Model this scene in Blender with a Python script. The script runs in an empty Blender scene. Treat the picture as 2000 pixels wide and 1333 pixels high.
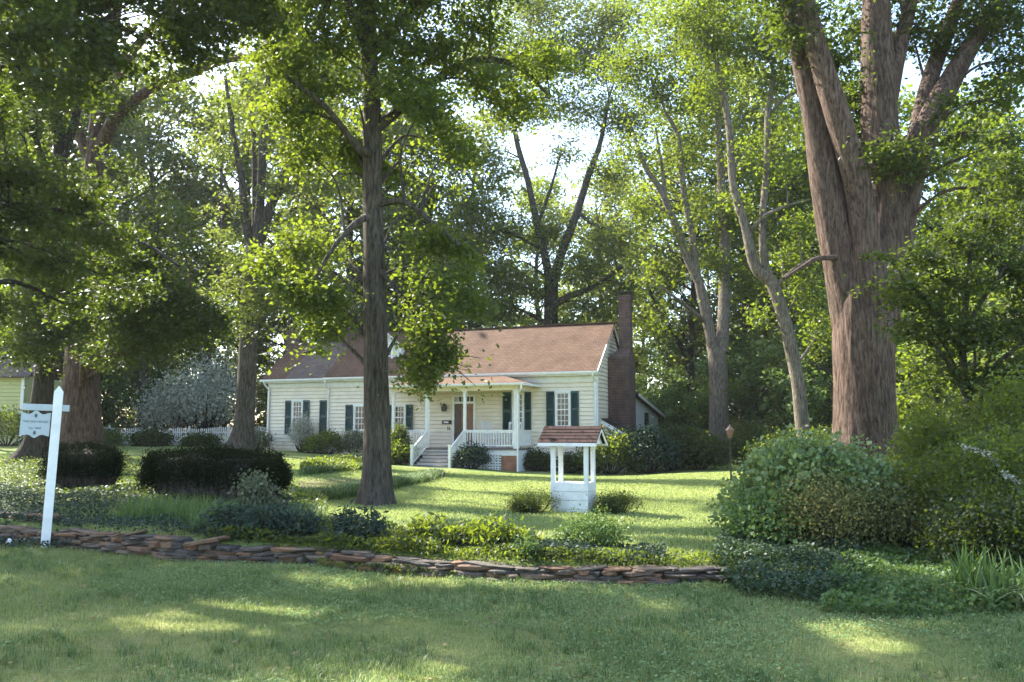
import bpy, math, random
import numpy as np
from mathutils import Vector

# ------------------------------------------------------------------ camera, world, sun, exposure
F = 1650.0; CZ = 1.6
PITCH = math.atan((841 - 666.5) / F)
scene = bpy.context.scene
col = bpy.context.scene.collection
cam_d = bpy.data.cameras.new('camera'); cam = bpy.data.objects.new('camera', cam_d); col.objects.link(cam)
cam_d.sensor_width = 36; cam_d.lens = F / 2000 * 36; cam_d.clip_end = 2000; cam_d.clip_start = 0.05
cam.location = (0, 0, CZ); cam.rotation_euler = (math.pi / 2 + PITCH, 0, 0)
scene.camera = cam

SUN_AZ = math.radians(-54); SUN_EL = math.radians(42)          # azimuth measured from +Y towards +X
L = np.array([math.sin(SUN_AZ) * math.cos(SUN_EL), math.cos(SUN_AZ) * math.cos(SUN_EL), math.sin(SUN_EL)])
world = bpy.data.worlds.new('World'); scene.world = world; world.use_nodes = True
wn = world.node_tree; bg = wn.nodes['Background']
sky = wn.nodes.new('ShaderNodeTexSky'); sky.sky_type = 'NISHITA'; sky.sun_disc = False
sky.sun_elevation = SUN_EL; sky.sun_rotation = SUN_AZ; sky.air_density = 1.0; sky.dust_density = 1.3; sky.ozone_density = 1.0
wn.links.new(sky.outputs[0], bg.inputs[0]); bg.inputs[1].default_value = 0.15
sl = bpy.data.lights.new('sun', 'SUN'); sl.energy = 5.0; sl.angle = math.radians(0.53); sl.color = (1.0, 0.94, 0.82)
so = bpy.data.objects.new('sun', sl); col.objects.link(so)
so.rotation_euler = Vector(L).to_track_quat('Z', 'Y').to_euler()
scene.view_settings.view_transform = 'Standard'; scene.view_settings.look = 'None'
scene.view_settings.exposure = 2.15; scene.view_settings.gamma = 1
cy = scene.cycles
cy.max_bounces = 7; cy.diffuse_bounces = 4; cy.glossy_bounces = 2; cy.transmission_bounces = 4
cy.sample_clamp_indirect = 6; cy.use_denoising = True; cy.caustics_reflective = False; cy.caustics_refractive = False

# ------------------------------------------------------------------ pixel <-> world helpers (used to measure real positions)
cp, sp_ = math.cos(PITCH), math.sin(PITCH)
def ray(u, v):
    U = (666.5 - v) / F
    return np.array([(u - 1000) / F, cp - U * sp_, sp_ + U * cp])
def W(u, v, D):
    r = ray(u, v); t = D / r[1]
    return np.array([r[0] * t, D, CZ + r[2] * t])
def zt(v, D): return W(1000, v, D)[2]

# ------------------------------------------------------------------ noise
def vnoise(x, y, z=0.0, seed=0):
    """smooth value noise, vectorised, 0..1"""
    x, y, z = np.broadcast_arrays(np.asarray(x, float), np.asarray(y, float), np.asarray(z, float))
    xi, yi, zi = np.floor(x).astype(np.int64), np.floor(y).astype(np.int64), np.floor(z).astype(np.int64)
    fx, fy, fz = x - xi, y - yi, z - zi
    fx, fy, fz = fx*fx*(3-2*fx), fy*fy*(3-2*fy), fz*fz*(3-2*fz)
    def h(a, b, c):
        n = (a * 374761393 + b * 668265263 + c * 2147483647 + seed * 1274126177) & 0xffffffff
        n = ((n ^ (n >> 13)) * 1274126177) & 0xffffffff
        return ((n ^ (n >> 16)) & 0xffff) / 65535.0
    r = 0
    for dx in (0, 1):
        for dy in (0, 1):
            for dz in (0, 1):
                r = r + h(xi+dx, yi+dy, zi+dz) * (fx if dx else 1-fx) * (fy if dy else 1-fy) * (fz if dz else 1-fz)
    return r

# ------------------------------------------------------------------ terrain
WALLPX = [(-250,1048),(0,1060),(170,1075),(330,1093),(600,1105),(800,1120),(1000,1136),(1200,1140),(1410,1139)]
def _flat(u, v, z=0.0):
    r = ray(u, v); t = (z - CZ) / r[2]; return np.array([r[0]*t, r[1]*t])
WALL = np.array([_flat(u, v) for u, v in WALLPX])
WALL_END = WALL[-1]
ANCH = np.array([
 (.0,9,.17),(-.2,10,.2),(-.5,11.5,.24),(.25,9.2,.12),(.55,9,.05),(.07,16.5,.04),(.25,16,.0),(.45,15,.02),(-.15,17,.14),(-.28,15,.30),(-.5,16,.42),(-.9,20,.5),
 (.26,26,.0),(.1,38,-.32),(.02,37.5,-.24),(-.06,36.8,-.04),(-.15,40,.06),(-.21,43,.5),(-.29,44,.56),(-.32,37,.6),(-.58,27,.57),(-.3,26,.42),(0,27,.0),(.25,45,-.12),(.45,20,-.02),(.6,40,0),
 (-.3,52,.85),(-.6,50,.9),(0,60,.5),(.4,70,.4),(-.5,80,1.2),(0,110,1),(.6,100,1),(-.7,110,1.2)])
_ax = ANCH[:,0]*45; _ay = np.log(ANCH[:,1])*22
def hz(x, y):
    x = np.asarray(x, float); y = np.asarray(y, float); sh = np.broadcast(x, y).shape
    x = np.broadcast_to(x, sh).ravel(); y = np.broadcast_to(y, sh).ravel()
    yy = np.maximum(y, 7.0); q = np.clip(x/yy, -1.2, 1.2)*45; ly = np.log(yy)*22
    out = np.empty(x.shape)
    for s in range(0, len(x), 60000):
        d = (q[s:s+60000,None]-_ax)**2 + (ly[s:s+60000,None]-_ay)**2 + 4
        w = 1/d**1.6
        out[s:s+60000] = (w*ANCH[:,2]).sum(1)/w.sum(1)
    wy = np.interp(x, WALL[:,0], WALL[:,1])
    # step at the wall fades out right of its end
    f = np.clip((y-wy)/0.12, 0, 1)
    soft = np.clip((y-wy+1.2)/2.5, 0, 1)
    k = np.clip((x-WALL_END[0])/1.5, 0, 1)
    f = f*(1-k)+soft*k
    res = out*f + 0.035*(vnoise(x*.8, y*.8, 0, 3)-.5)
    return res.reshape(sh)
def G(u, v):
    """point of the terrain seen at this pixel"""
    r = ray(u, v); z = 0.1
    for _ in range(25):
        t = (z-CZ)/r[2]; z = z*.4 + .6*float(hz(r[0]*t, r[1]*t))
    t = (z-CZ)/r[2]; return np.array([r[0]*t, r[1]*t, z])
def on(x, y, dz=0.0): return (x, y, float(hz(x, y))+dz)

# ------------------------------------------------------------------ sun patches: where the canopy has its gaps
def inpoly(px, py, poly):
    c = np.zeros(px.shape, bool); n = len(poly); j = n-1
    for i in range(n):
        xi, yi = poly[i]; xj, yj = poly[j]
        m = ((yi > py) != (yj > py)) & (px < (xj-xi)*(py-yi)/((yj-yi) or 1e-9)+xi)
        c ^= m; j = i
    return c
GAP_PX = [
 [(850,955),(1000,938),(1250,945),(1420,955),(1440,1030),(1240,1040),(1000,1005),(870,990),(790,1000),(760,985),(850,965)],
 [(640,992),(760,998),(960,1010),(900,1032),(760,1020),(640,1005)],
 [(590,938),(720,926),(860,930),(850,945),(700,948),(600,952)],
 [(500,884),(720,896),(720,906),(560,902),(470,892)],
 [(245,886),(300,886),(300,925),(250,930)],
 [(150,1188),(330,1170),(520,1205),(470,1225),(250,1215),(150,1200)],
 [(120,1250),(180,1246),(320,1285),(280,1297),(160,1272)],
 [(740,1180),(830,1192),(850,1208),(760,1200)],
 [(1000,1195),(1400,1180),(1480,1200),(1150,1225)],
 [(1440,1010),(1700,1010),(1720,1075),(1450,1075)],
 [(1650,905),(1850,905),(1850,960),(1650,960)],
]
GAPS = [[tuple(G(u, v)[:2]) for u, v in p] for p in GAP_PX]
SOFT = [[tuple(G(u, v)[:2]) for u, v in p] for p in ([(40,1150),(700,1130),(1500,1180),(1900,1230),(1900,1333),(40,1333)], [(1440,905),(1760,905),(1760,1070),(1440,1070)])]
# the house roof (footprint carried to z = 5.6)
TH = math.radians(-20.97); HO = np.array([3.8, 38.0])
HX = np.array([math.cos(TH), math.sin(TH)]); HY = np.array([-math.sin(TH), math.cos(TH)])
def hw(x, y): return tuple(HO + HX*x + HY*y)
ROOFPOLY = [hw(-10.5,-.8), hw(1,-.8), hw(1,3.4), hw(-12,3.4)]
ROOFPOLY2 = [hw(-19,-.8), hw(-13,-.8), hw(-13,3.2), hw(-19,3.2)]
def gapmask(p, rng, keep=0.04):
    """True where a leaf stays"""
    bad = np.zeros(len(p), bool)
    jit = (np.stack([vnoise(p[:,0]*.9,p[:,1]*.9,p[:,2]*.9,11),vnoise(p[:,0]*.9,p[:,1]*.9,p[:,2]*.9,12)],1)-.5)*1.6
    g = p[:,:2] - L[:2]*((p[:,2]-0.1)/L[2])[:,None] + jit
    for poly in GAPS: bad |= inpoly(g[:,0], g[:,1], poly)
    soft = np.zeros(len(p), bool)
    for poly in SOFT: soft |= inpoly(g[:,0], g[:,1], poly)
    bad |= soft & (vnoise(g[:,0]*1.1, g[:,1]*1.1, 0, 21) > .70)
    bad &= p[:,2] > 1.7
    g = p[:,:2] - L[:2]*((p[:,2]-5.6)/L[2])[:,None] + jit*1.2
    r = (inpoly(g[:,0], g[:,1], ROOFPOLY) | inpoly(g[:,0], g[:,1], ROOFPOLY2)) & (p[:,2] > 5.6)
    return ~((bad & (rng.random(len(p)) > keep)) | (r & (rng.random(len(p)) > .3)))

# ------------------------------------------------------------------ materials
def newmat(name):
    m = bpy.data.materials.new(name); m.use_nodes = True; nt = m.node_tree
    b = nt.nodes['Principled BSDF']; return m, nt, b
def N(nt, t, **k):
    n = nt.nodes.new(t)
    for a, v in k.items():
        if a.startswith('i_'):
            n.inputs[a[2:].replace('_', ' ')].default_value = v
        else: setattr(n, a, v)
    return n
def ramp(nt, fac, stops):
    r = nt.nodes.new('ShaderNodeValToRGB'); e = r.color_ramp.elements
    while len(e) < len(stops): e.new(0.5)
    for i, (p, c) in enumerate(stops): e[i].position = p; e[i].color = (*c, 1)
    nt.links.new(fac, r.inputs[0]); return r.outputs[0]
def coords(nt, scale=(1,1,1)):
    g = nt.nodes.new('ShaderNodeNewGeometry'); m = nt.nodes.new('ShaderNodeMapping'); m.inputs['Scale'].default_value = scale
    nt.links.new(g.outputs['Position'], m.inputs[0]); return m.outputs[0]
def objcoords(nt, scale=(1,1,1)):
    g = nt.nodes.new('ShaderNodeTexCoord'); m = nt.nodes.new('ShaderNodeMapping'); m.inputs['Scale'].default_value = scale
    nt.links.new(g.outputs['Object'], m.inputs[0]); return m.outputs[0]
def bump(nt, h, b, strength, dist):
    n = nt.nodes.new('ShaderNodeBump'); n.inputs['Strength'].default_value = strength; n.inputs['Distance'].default_value = dist
    nt.links.new(h, n.inputs['Height']); nt.links.new(n.outputs[0], b.inputs['Normal'])
def painted(name, c, var=.12, rough=.6, dirt=.0, bscale=9):
    m, nt, b = newmat(name)
    no = N(nt, 'ShaderNodeTexNoise', i_Scale=bscale, i_Detail=6.0, i_Roughness=.7); nt.links.new(objcoords(nt, (1,1,1)), no.inputs[0])
    lo = tuple(x*(1-var-dirt) for x in c); hi = tuple(min(1, x*(1+var*.4)) for x in c)
    nt.links.new(ramp(nt, no.outputs[0], [(.3, lo), (.62, hi)]), b.inputs['Base Color'])
    b.inputs['Roughness'].default_value = rough
    bump(nt, no.outputs[0], b, .15, .004)
    return m
def leafmat(name, dark, light, trans, tmix=.45, rough=.45, spec=.35):
    m, nt, b = newmat(name)
    a = N(nt, 'ShaderNodeAttribute'); a.attribute_name = 'tint'
    nt.links.new(ramp(nt, a.outputs['Fac'], [(0, dark), (.55, tuple((x+y)/2 for x, y in zip(dark, light))), (1, light)]), b.inputs['Base Color'])
    b.inputs['Roughness'].default_value = rough; b.inputs['Specular IOR Level'].default_value = spec
    tr = N(nt, 'ShaderNodeBsdfTranslucent')
    nt.links.new(ramp(nt, a.outputs['Fac'], [(0, tuple(x*.6 for x in trans)), (1, trans)]), tr.inputs[0])
    mx = N(nt, 'ShaderNodeMixShader'); mx.inputs[0].default_value = tmix
    nt.links.new(b.outputs[0], mx.inputs[1]); nt.links.new(tr.outputs[0], mx.inputs[2])
    nt.links.new(mx.outputs[0], nt.nodes['Material Output'].inputs[0]); return m
def barkmat(name, lo, hi, scale=1.0, mossy=None):
    m, nt, b = newmat(name)
    c = objcoords(nt, (9*scale, 9*scale, 1.5*scale))
    no = N(nt, 'ShaderNodeTexNoise', i_Scale=1.6, i_Detail=8.0, i_Roughness=.68, i_Distortion=.5); nt.links.new(c, no.inputs[0])
    big = N(nt, 'ShaderNodeTexNoise', i_Scale=.6, i_Detail=3.0); nt.links.new(objcoords(nt), big.inputs[0])
    c1 = ramp(nt, no.outputs[0], [(.34, tuple(x*.35 for x in lo)), (.47, lo), (.66, hi)])
    mx = N(nt, 'ShaderNodeMix', data_type='RGBA'); mx.blend_type = 'MULTIPLY'; mx.inputs[0].default_value = .6
    nt.links.new(c1, mx.inputs[6]); nt.links.new(ramp(nt, big.outputs[0], [(.35, (.6,.62,.58)), (.65, (1.15,1.1,1.05))]), mx.inputs[7])
    nt.links.new(mx.outputs[2], b.inputs['Base Color']); b.inputs['Roughness'].default_value = .9
    b.inputs['Specular IOR Level'].default_value = .15
    bump(nt, no.outputs[0], b, 1.0, .05/scale); return m

M = {}
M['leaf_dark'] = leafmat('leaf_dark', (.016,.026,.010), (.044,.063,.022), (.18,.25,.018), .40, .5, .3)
M['leaf_mid'] = leafmat('leaf_mid', (.024,.040,.014), (.066,.096,.030), (.30,.39,.025), .46, .5, .3)
M['leaf_pale'] = leafmat('leaf_pale', (.040,.058,.026), (.11,.14,.052), (.32,.39,.05), .46, .5, .3)
M['leaf_blue'] = leafmat('leaf_blue', (.022,.040,.028), (.055,.082,.058), (.06,.10,.03), .22, .6, .18)
M['leaf_bright'] = leafmat('leaf_bright', (.05,.095,.03), (.125,.195,.055), (.19,.29,.05), .35, .5, .3)
M['leaf_vine'] = leafmat('leaf_vine', (.07,.12,.04), (.25,.33,.12), (.28,.36,.08), .38, .4, .4)
M['leaf_ivy'] = leafmat('leaf_ivy', (.022,.042,.020), (.062,.10,.045), (.08,.13,.03), .25, .5, .3)
M['leaf_yellow'] = leafmat('leaf_yellow', (.08,.085,.03), (.22,.21,.07), (.24,.22,.05), .35, .6, .2)
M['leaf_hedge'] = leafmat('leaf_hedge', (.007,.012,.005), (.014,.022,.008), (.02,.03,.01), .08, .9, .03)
M['leaf_gray'] = leafmat('leaf_gray', (.055,.07,.038), (.18,.20,.12), (.12,.15,.06), .22, .6, .2)
M['flower_white'] = leafmat('flower_white', (.22,.25,.15), (.62,.61,.54), (.4,.42,.32), .32, .7)
M['grass_blade'] = leafmat('grass_blade', (.16,.21,.075), (.47,.46,.20), (.40,.44,.12), .4, .6, .15)
M['lawn_blade'] = leafmat('lawn_blade', (.17,.235,.075), (.42,.47,.18), (.38,.44,.12), .4, .6, .15)
M['dry_leaf'] = leafmat('dry_leaf', (.12,.08,.04), (.34,.27,.13), (.2,.15,.05), .25, .7, .2)
M['clover'] = leafmat('clover', (.10,.17,.065), (.25,.34,.14), (.22,.32,.08), .32, .7, .12)
M['strap'] = leafmat('strap', (.04,.085,.028), (.12,.19,.055), (.16,.26,.05), .35)
M['strap_pale'] = leafmat('strap_pale', (.36,.35,.19), (.55,.52,.30), (.4,.4,.18), .3)
M['bark'] = barkmat('bark', (.060,.050,.040), (.125,.108,.09), 1.2)
M['bark_dark'] = barkmat('bark_dark', (.035,.029,.024), (.08,.066,.054), 1.2)
M['bark_red'] = barkmat('bark_red', (.075,.048,.036), (.16,.105,.078), 1.0)
M['bark_big'] = barkmat('bark_big', (.082,.054,.043), (.17,.125,.10), 1.25)
M['bark_pale'] = barkmat('bark_pale', (.12,.10,.08), (.25,.21,.17), 1.4)
M['cream'] = painted('cream_siding', (.77,.685,.545), .10, .55, .03, 2.5)
M['white'] = painted('white_paint', (.78,.78,.755), .10, .55, .07, 4)
M['white_side'] = painted('white_siding', (.72,.73,.72), .1, .55, .03, 2)
M['green_shutter'] = painted('green_shutter', (.012,.045,.038), .15, .4, 0, 5)
M['door'] = painted('brown_door', (.23,.10,.045), .2, .45, 0, 4)
M['door_dark'] = painted('dark_door', (.07,.035,.022), .2, .35, 0, 4)
M['floorboard'] = painted('porch_boards', (.16,.13,.12), .2, .6, 0, 6)
M['riser'] = painted('riser_paint', (.62,.58,.56), .1, .6, .04, 3)
M['black'] = painted('black_metal', (.012,.012,.013), .2, .4)
M['copper'] = painted('copper_lamp', (.22,.12,.08), .2, .5)
M['chair'] = painted('white_rocker', (.74,.73,.70), .08, .5)
M['pgray'] = painted('sign_face', (.40,.45,.48), .08, .5, .03)
M['text'] = painted('sign_text', (.07,.09,.10), .1, .6)
M['neigh'] = painted('yellow_siding', (.50,.49,.22), .1, .6, .03, 2)
M['fence'] = painted('fence_paint', (.62,.58,.52), .2, .8, .08, 3)
def glassmat():
    m, nt, b = newmat('window_glass')
    no = N(nt, 'ShaderNodeTexNoise', i_Scale=2.2, i_Detail=3.0); nt.links.new(objcoords(nt), no.inputs[0])
    nt.links.new(ramp(nt, no.outputs[0], [(.4, (.012,.014,.014)), (.7, (.07,.07,.065))]), b.inputs['Base Color'])
    b.inputs['Roughness'].default_value = .06; b.inputs['Specular IOR Level'].default_value = .7
    bump(nt, no.outputs[0], b, .08, .02); return m
M['glass'] = glassmat()
def brickmat(name, c1, c2, mortar, sc=1.0):
    m, nt, b = newmat(name)
    t = nt.nodes.new('ShaderNodeTexCoord'); s = nt.nodes.new('ShaderNodeSeparateXYZ'); nt.links.new(t.outputs['Object'], s.inputs[0])
    ad = N(nt, 'ShaderNodeMath', operation='ADD'); nt.links.new(s.outputs[0], ad.inputs[0]); nt.links.new(s.outputs[1], ad.inputs[1])
    cb = nt.nodes.new('ShaderNodeCombineXYZ'); nt.links.new(ad.outputs[0], cb.inputs[0]); nt.links.new(s.outputs[2], cb.inputs[1])
    br = N(nt, 'ShaderNodeTexBrick', i_Scale=1.0); br.inputs['Brick Width'].default_value = .215*sc; br.inputs['Row Height'].default_value = .075*sc
    br.inputs['Mortar Size'].default_value = .009; br.inputs['Color1'].default_value = (*c1,1); br.inputs['Color2'].default_value = (*c2,1); br.inputs['Mortar'].default_value = (*mortar,1)
    nt.links.new(cb.outputs[0], br.inputs[0])
    no = N(nt, 'ShaderNodeTexNoise', i_Scale=3.0, i_Detail=6.0); nt.links.new(objcoords(nt), no.inputs[0])
    mx = N(nt, 'ShaderNodeMix', data_type='RGBA'); mx.blend_type = 'MULTIPLY'; mx.inputs[0].default_value = .8
    nt.links.new(br.outputs[0], mx.inputs[6]); nt.links.new(ramp(nt, no.outputs[0], [(.35,(.55,.55,.55)),(.65,(1.15,1.1,1.1))]), mx.inputs[7])
    nt.links.new(mx.outputs[2], b.inputs['Base Color']); b.inputs['Roughness'].default_value = .9
    inv = N(nt, 'ShaderNodeMath', operation='SUBTRACT'); inv.inputs[0].default_value = 1; nt.links.new(br.outputs[1], inv.inputs[1])
    bump(nt, inv.outputs[0], b, .6, .01); return m
M['brick'] = brickmat('chimney_brick', (.075,.038,.029), (.11,.057,.044), (.13,.11,.095))
M['brick_orange'] = brickmat('pier_brick', (.36,.13,.06), (.42,.18,.09), (.3,.22,.17))
def shinglemat(name, ca, cb_, mort):
    m, nt, b = newmat(name)
    t = nt.nodes.new('ShaderNodeTexCoord'); s = nt.nodes.new('ShaderNodeSeparateXYZ'); nt.links.new(t.outputs['Object'], s.inputs[0])
    k = N(nt, 'ShaderNodeMath', operation='MULTIPLY_ADD'); k.inputs[1].default_value = 1.0
    nt.links.new(s.outputs[1], k.inputs[0]); nt.links.new(s.outputs[2], k.inputs[2])
    cb = nt.nodes.new('ShaderNodeCombineXYZ'); nt.links.new(s.outputs[0], cb.inputs[0]); nt.links.new(k.outputs[0], cb.inputs[1])
    br = N(nt, 'ShaderNodeTexBrick', i_Scale=1.0); br.inputs['Brick Width'].default_value = .26; br.inputs['Row Height'].default_value = .19
    br.inputs['Mortar Size'].default_value = .012; br.inputs['Color1'].default_value = (*ca,1); br.inputs['Color2'].default_value = (*cb_,1); br.inputs['Mortar'].default_value = (*mort,1)
    nt.links.new(cb.outputs[0], br.inputs[0])
    no = N(nt, 'ShaderNodeTexNoise', i_Scale=1.1, i_Detail=8.0, i_Roughness=.7); nt.links.new(objcoords(nt), no.inputs[0])
    mx = N(nt, 'ShaderNodeMix', data_type='RGBA'); mx.blend_type = 'MULTIPLY'; mx.inputs[0].default_value = .9
    nt.links.new(br.outputs[0], mx.inputs[6]); nt.links.new(ramp(nt, no.outputs[0], [(.3,(.62,.6,.6)),(.7,(1.2,1.2,1.2))]), mx.inputs[7])
    nt.links.new(mx.outputs[2], b.inputs['Base Color']); b.inputs['Roughness'].default_value = .92; b.inputs['Specular IOR Level'].default_value = .2
    inv = N(nt, 'ShaderNodeMath', operation='SUBTRACT'); inv.inputs[0].default_value = 1; nt.links.new(br.outputs[1], inv.inputs[1])
    bump(nt, inv.outputs[0], b, .5, .015); return m
M['shingle'] = shinglemat('red_shingle', (.112,.066,.042), (.138,.086,.058), (.062,.037,.025))
M['shingle_gray'] = shinglemat('gray_shingle', (.125,.095,.082), (.155,.12,.105), (.08,.062,.054))
M['well_shingle'] = shinglemat('well_shingle', (.038,.021,.018), (.056,.030,.026), (.017,.010,.009))
def stonemat():
    m, nt, b = newmat('wall_stone')
    a = N(nt, 'ShaderNodeAttribute'); a.attribute_name = 'tint'
    c0 = ramp(nt, a.outputs['Fac'], [(0,(.05,.043,.036)),(.3,(.095,.075,.058)),(.5,(.15,.078,.042)),(.62,(.075,.066,.055)),(.8,(.13,.095,.066)),(.94,(.20,.095,.042)),(1,(.13,.115,.085))])
    no = N(nt, 'ShaderNodeTexNoise', i_Scale=14.0, i_Detail=8.0, i_Roughness=.7); nt.links.new(coords(nt,(1,1,2.5)), no.inputs[0])
    mx = N(nt, 'ShaderNodeMix', data_type='RGBA'); mx.blend_type = 'MULTIPLY'; mx.inputs[0].default_value = .9
    nt.links.new(c0, mx.inputs[6]); nt.links.new(ramp(nt, no.outputs[0], [(.3,(.5,.5,.5)),(.7,(1.3,1.25,1.2))]), mx.inputs[7])
    nt.links.new(mx.outputs[2], b.inputs['Base Color']); b.inputs['Roughness'].default_value = .85
    bump(nt, no.outputs[0], b, .8, .02); return m
M['stone'] = stonemat()
def groundmat():
    m, nt, b = newmat('lawn')
    c = coords(nt)
    n1 = N(nt, 'ShaderNodeTexNoise', i_Scale=.55, i_Detail=5.0, i_Roughness=.65); nt.links.new(c, n1.inputs[0])
    n2 = N(nt, 'ShaderNodeTexNoise', i_Scale=38.0, i_Detail=5.0, i_Roughness=.75); nt.links.new(c, n2.inputs[0])
    c1 = ramp(nt, n1.outputs[0], [(.28,(.09,.14,.045)),(.45,(.15,.20,.065)),(.6,(.24,.26,.10)),(.75,(.30,.27,.15))])
    mx = N(nt, 'ShaderNodeMix', data_type='RGBA'); mx.blend_type = 'MULTIPLY'; mx.inputs[0].default_value = .85
    nt.links.new(c1, mx.inputs[6]); nt.links.new(ramp(nt, n2.outputs[0], [(.3,(.4,.42,.35)),(.7,(1.35,1.35,1.2))]), mx.inputs[7])
    nt.links.new(mx.outputs[2], b.inputs['Base Color']); b.inputs['Roughness'].default_value = .95; b.inputs['Specular IOR Level'].default_value = .1
    bump(nt, n2.outputs[0], b, .8, .04); return m
M['lawn'] = groundmat()
def soilmat():
    m, nt, b = newmat('mulch')
    n2 = N(nt, 'ShaderNodeTexNoise', i_Scale=20.0, i_Detail=7.0, i_Roughness=.75); nt.links.new(coords(nt), n2.inputs[0])
    nt.links.new(ramp(nt, n2.outputs[0], [(.3,(.05,.03,.018)),(.55,(.13,.085,.05)),(.75,(.22,.15,.09))]), b.inputs['Base Color']); b.inputs['Roughness'].default_value = .95
    bump(nt, n2.outputs[0], b, .8, .03); return m
M['soil'] = soilmat()

# ------------------------------------------------------------------ mesh builders
def add_obj(name, me, mat, parent=None):
    o = bpy.data.objects.new(name, me)
    if mat is not None: me.materials.append(mat)
    col.objects.link(o)
    if parent is not None: o.parent = parent
    return o
def tag(o, label=None, cat=None, group=None, kind=None):
    if label: o['label'] = label
    if cat: o['category'] = cat
    if group: o['group'] = group
    if kind: o['kind'] = kind
    return o
def thing(name, loc, label, cat, group=None, rz=0.0):
    o = bpy.data.objects.new(name, None); col.objects.link(o); o.location = loc; o.rotation_euler = (0, 0, rz)
    o.empty_display_size = .2
    return tag(o, label, cat, group)
def arr_mesh(name, verts, faces, tint=None, smooth=False):
    """verts (N,3), faces (M,K) arrays"""
    me = bpy.data.meshes.new(name); verts = np.asarray(verts, np.float32); faces = np.asarray(faces, np.int32)
    m, k = faces.shape
    me.vertices.add(len(verts)); me.vertices.foreach_set('co', verts.ravel())
    me.loops.add(m*k); me.loops.foreach_set('vertex_index', faces.ravel())
    me.polygons.add(m); me.polygons.foreach_set('loop_start', np.arange(0, m*k, k, dtype=np.int32))
    if smooth: me.polygons.foreach_set('use_smooth', np.ones(m, bool))
    if tint is not None:
        a = me.attributes.new('tint', 'FLOAT', 'FACE'); a.data.foreach_set('value', np.asarray(tint, np.float32))
    me.update(calc_edges=True); return me
class MB:
    def __init__(s): s.v = []; s.f = []
    def poly(s, pts, faces):
        n = len(s.v); s.v += [tuple(map(float, p)) for p in pts]; s.f += [tuple(n+i for i in f) for f in faces]; return s
    def box(s, x0, x1, y0, y1, z0, z1):
        return s.poly([(x0,y0,z0),(x1,y0,z0),(x1,y1,z0),(x0,y1,z0),(x0,y0,z1),(x1,y0,z1),(x1,y1,z1),(x0,y1,z1)],
                      [(0,3,2,1),(4,5,6,7),(0,1,5,4),(1,2,6,5),(2,3,7,6),(3,0,4,7)])
    def beam(s, a, b, w, h, up=(0,0,1)):
        a, b = Vector(a), Vector(b); d = (b-a).normalized(); upv = Vector(up)
        if abs(d.dot(upv)) > .98: upv = Vector((0,1,0))
        sx = d.cross(upv).normalized()*w/2; sz = sx.cross(d).normalized()*h/2
        p = []
        for c in (a, b): p += [c-sx-sz, c+sx-sz, c+sx+sz, c-sx+sz]
        return s.poly(p, [(0,1,2,3),(7,6,5,4),(0,4,5,1),(1,5,6,2),(2,6,7,3),(3,7,4,0)])
    def prism(s, poly, d0, d1, axis):
        """2-D polygon extruded along axis: 'x' -> poly is (y,z); 'y' -> (x,z); 'z' -> (x,y)"""
        def P(p, d): return {'x': (d,p[0],p[1]), 'y': (p[0],d,p[1]), 'z': (p[0],p[1],d)}[axis]
        n = len(poly)
        return s.poly([P(p,d0) for p in poly]+[P(p,d1) for p in poly],
                      [tuple(range(n)), tuple(range(2*n-1, n-1, -1))]+[(i,n+i,n+(i+1)%n,(i+1)%n) for i in range(n)])
    def lathe(s, prof, cx=0, cy=0, k=16):
        n = len(s.v)
        for r, z in prof:
            for i in range(k):
                a = 2*math.pi*i/k; s.v.append((cx+r*math.cos(a), cy+r*math.sin(a), z))
        for j in range(len(prof)-1):
            for i in range(k):
                s.f.append((n+j*k+i, n+j*k+(i+1)%k, n+(j+1)*k+(i+1)%k, n+(j+1)*k+i))
        s.f.append(tuple(n+i for i in range(k))[::-1]); s.f.append(tuple(n+(len(prof)-1)*k+i for i in range(k)))
        return s
    def tube(s, pts, r, k=8):
        v, f = tube_arrays(pts, [r]*len(pts), k, res=4); n = len(s.v)
        s.v += [tuple(map(float, p)) for p in v]; s.f += [tuple(int(n+i) for i in q) for q in f]; return s
    def build(s, name, mat, parent=None, bevel=0.0, smooth=False):
        me = bpy.data.meshes.new(name); me.from_pydata(s.v, [], s.f); me.update()
        if smooth: me.polygons.foreach_set('use_smooth', np.ones(len(me.polygons), bool))
        o = add_obj(name, me, mat, parent)
        if bevel:
            m = o.modifiers.new('bevel', 'BEVEL'); m.width = bevel; m.segments = 2; m.limit_method = 'ANGLE'
        return o
def catmull(P, res):
    P = np.asarray(P, float)
    if len(P) < 3:
        t = np.linspace(0, 1, res*(len(P)-1)+1)[:,None]; return P[0]*(1-t)+P[-1]*t
    E = np.vstack([2*P[0]-P[1], P, 2*P[-1]-P[-2]]); out = []
    for i in range(1, len(E)-2):
        for t in np.arange(res)/res:
            a, b, c, d = E[i-1], E[i], E[i+1], E[i+2]
            out.append(.5*((2*b)+(-a+c)*t+(2*a-5*b+4*c-d)*t*t+(-a+3*b-3*c+d)*t**3))
    out.append(P[-1]); return np.array(out)
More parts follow.
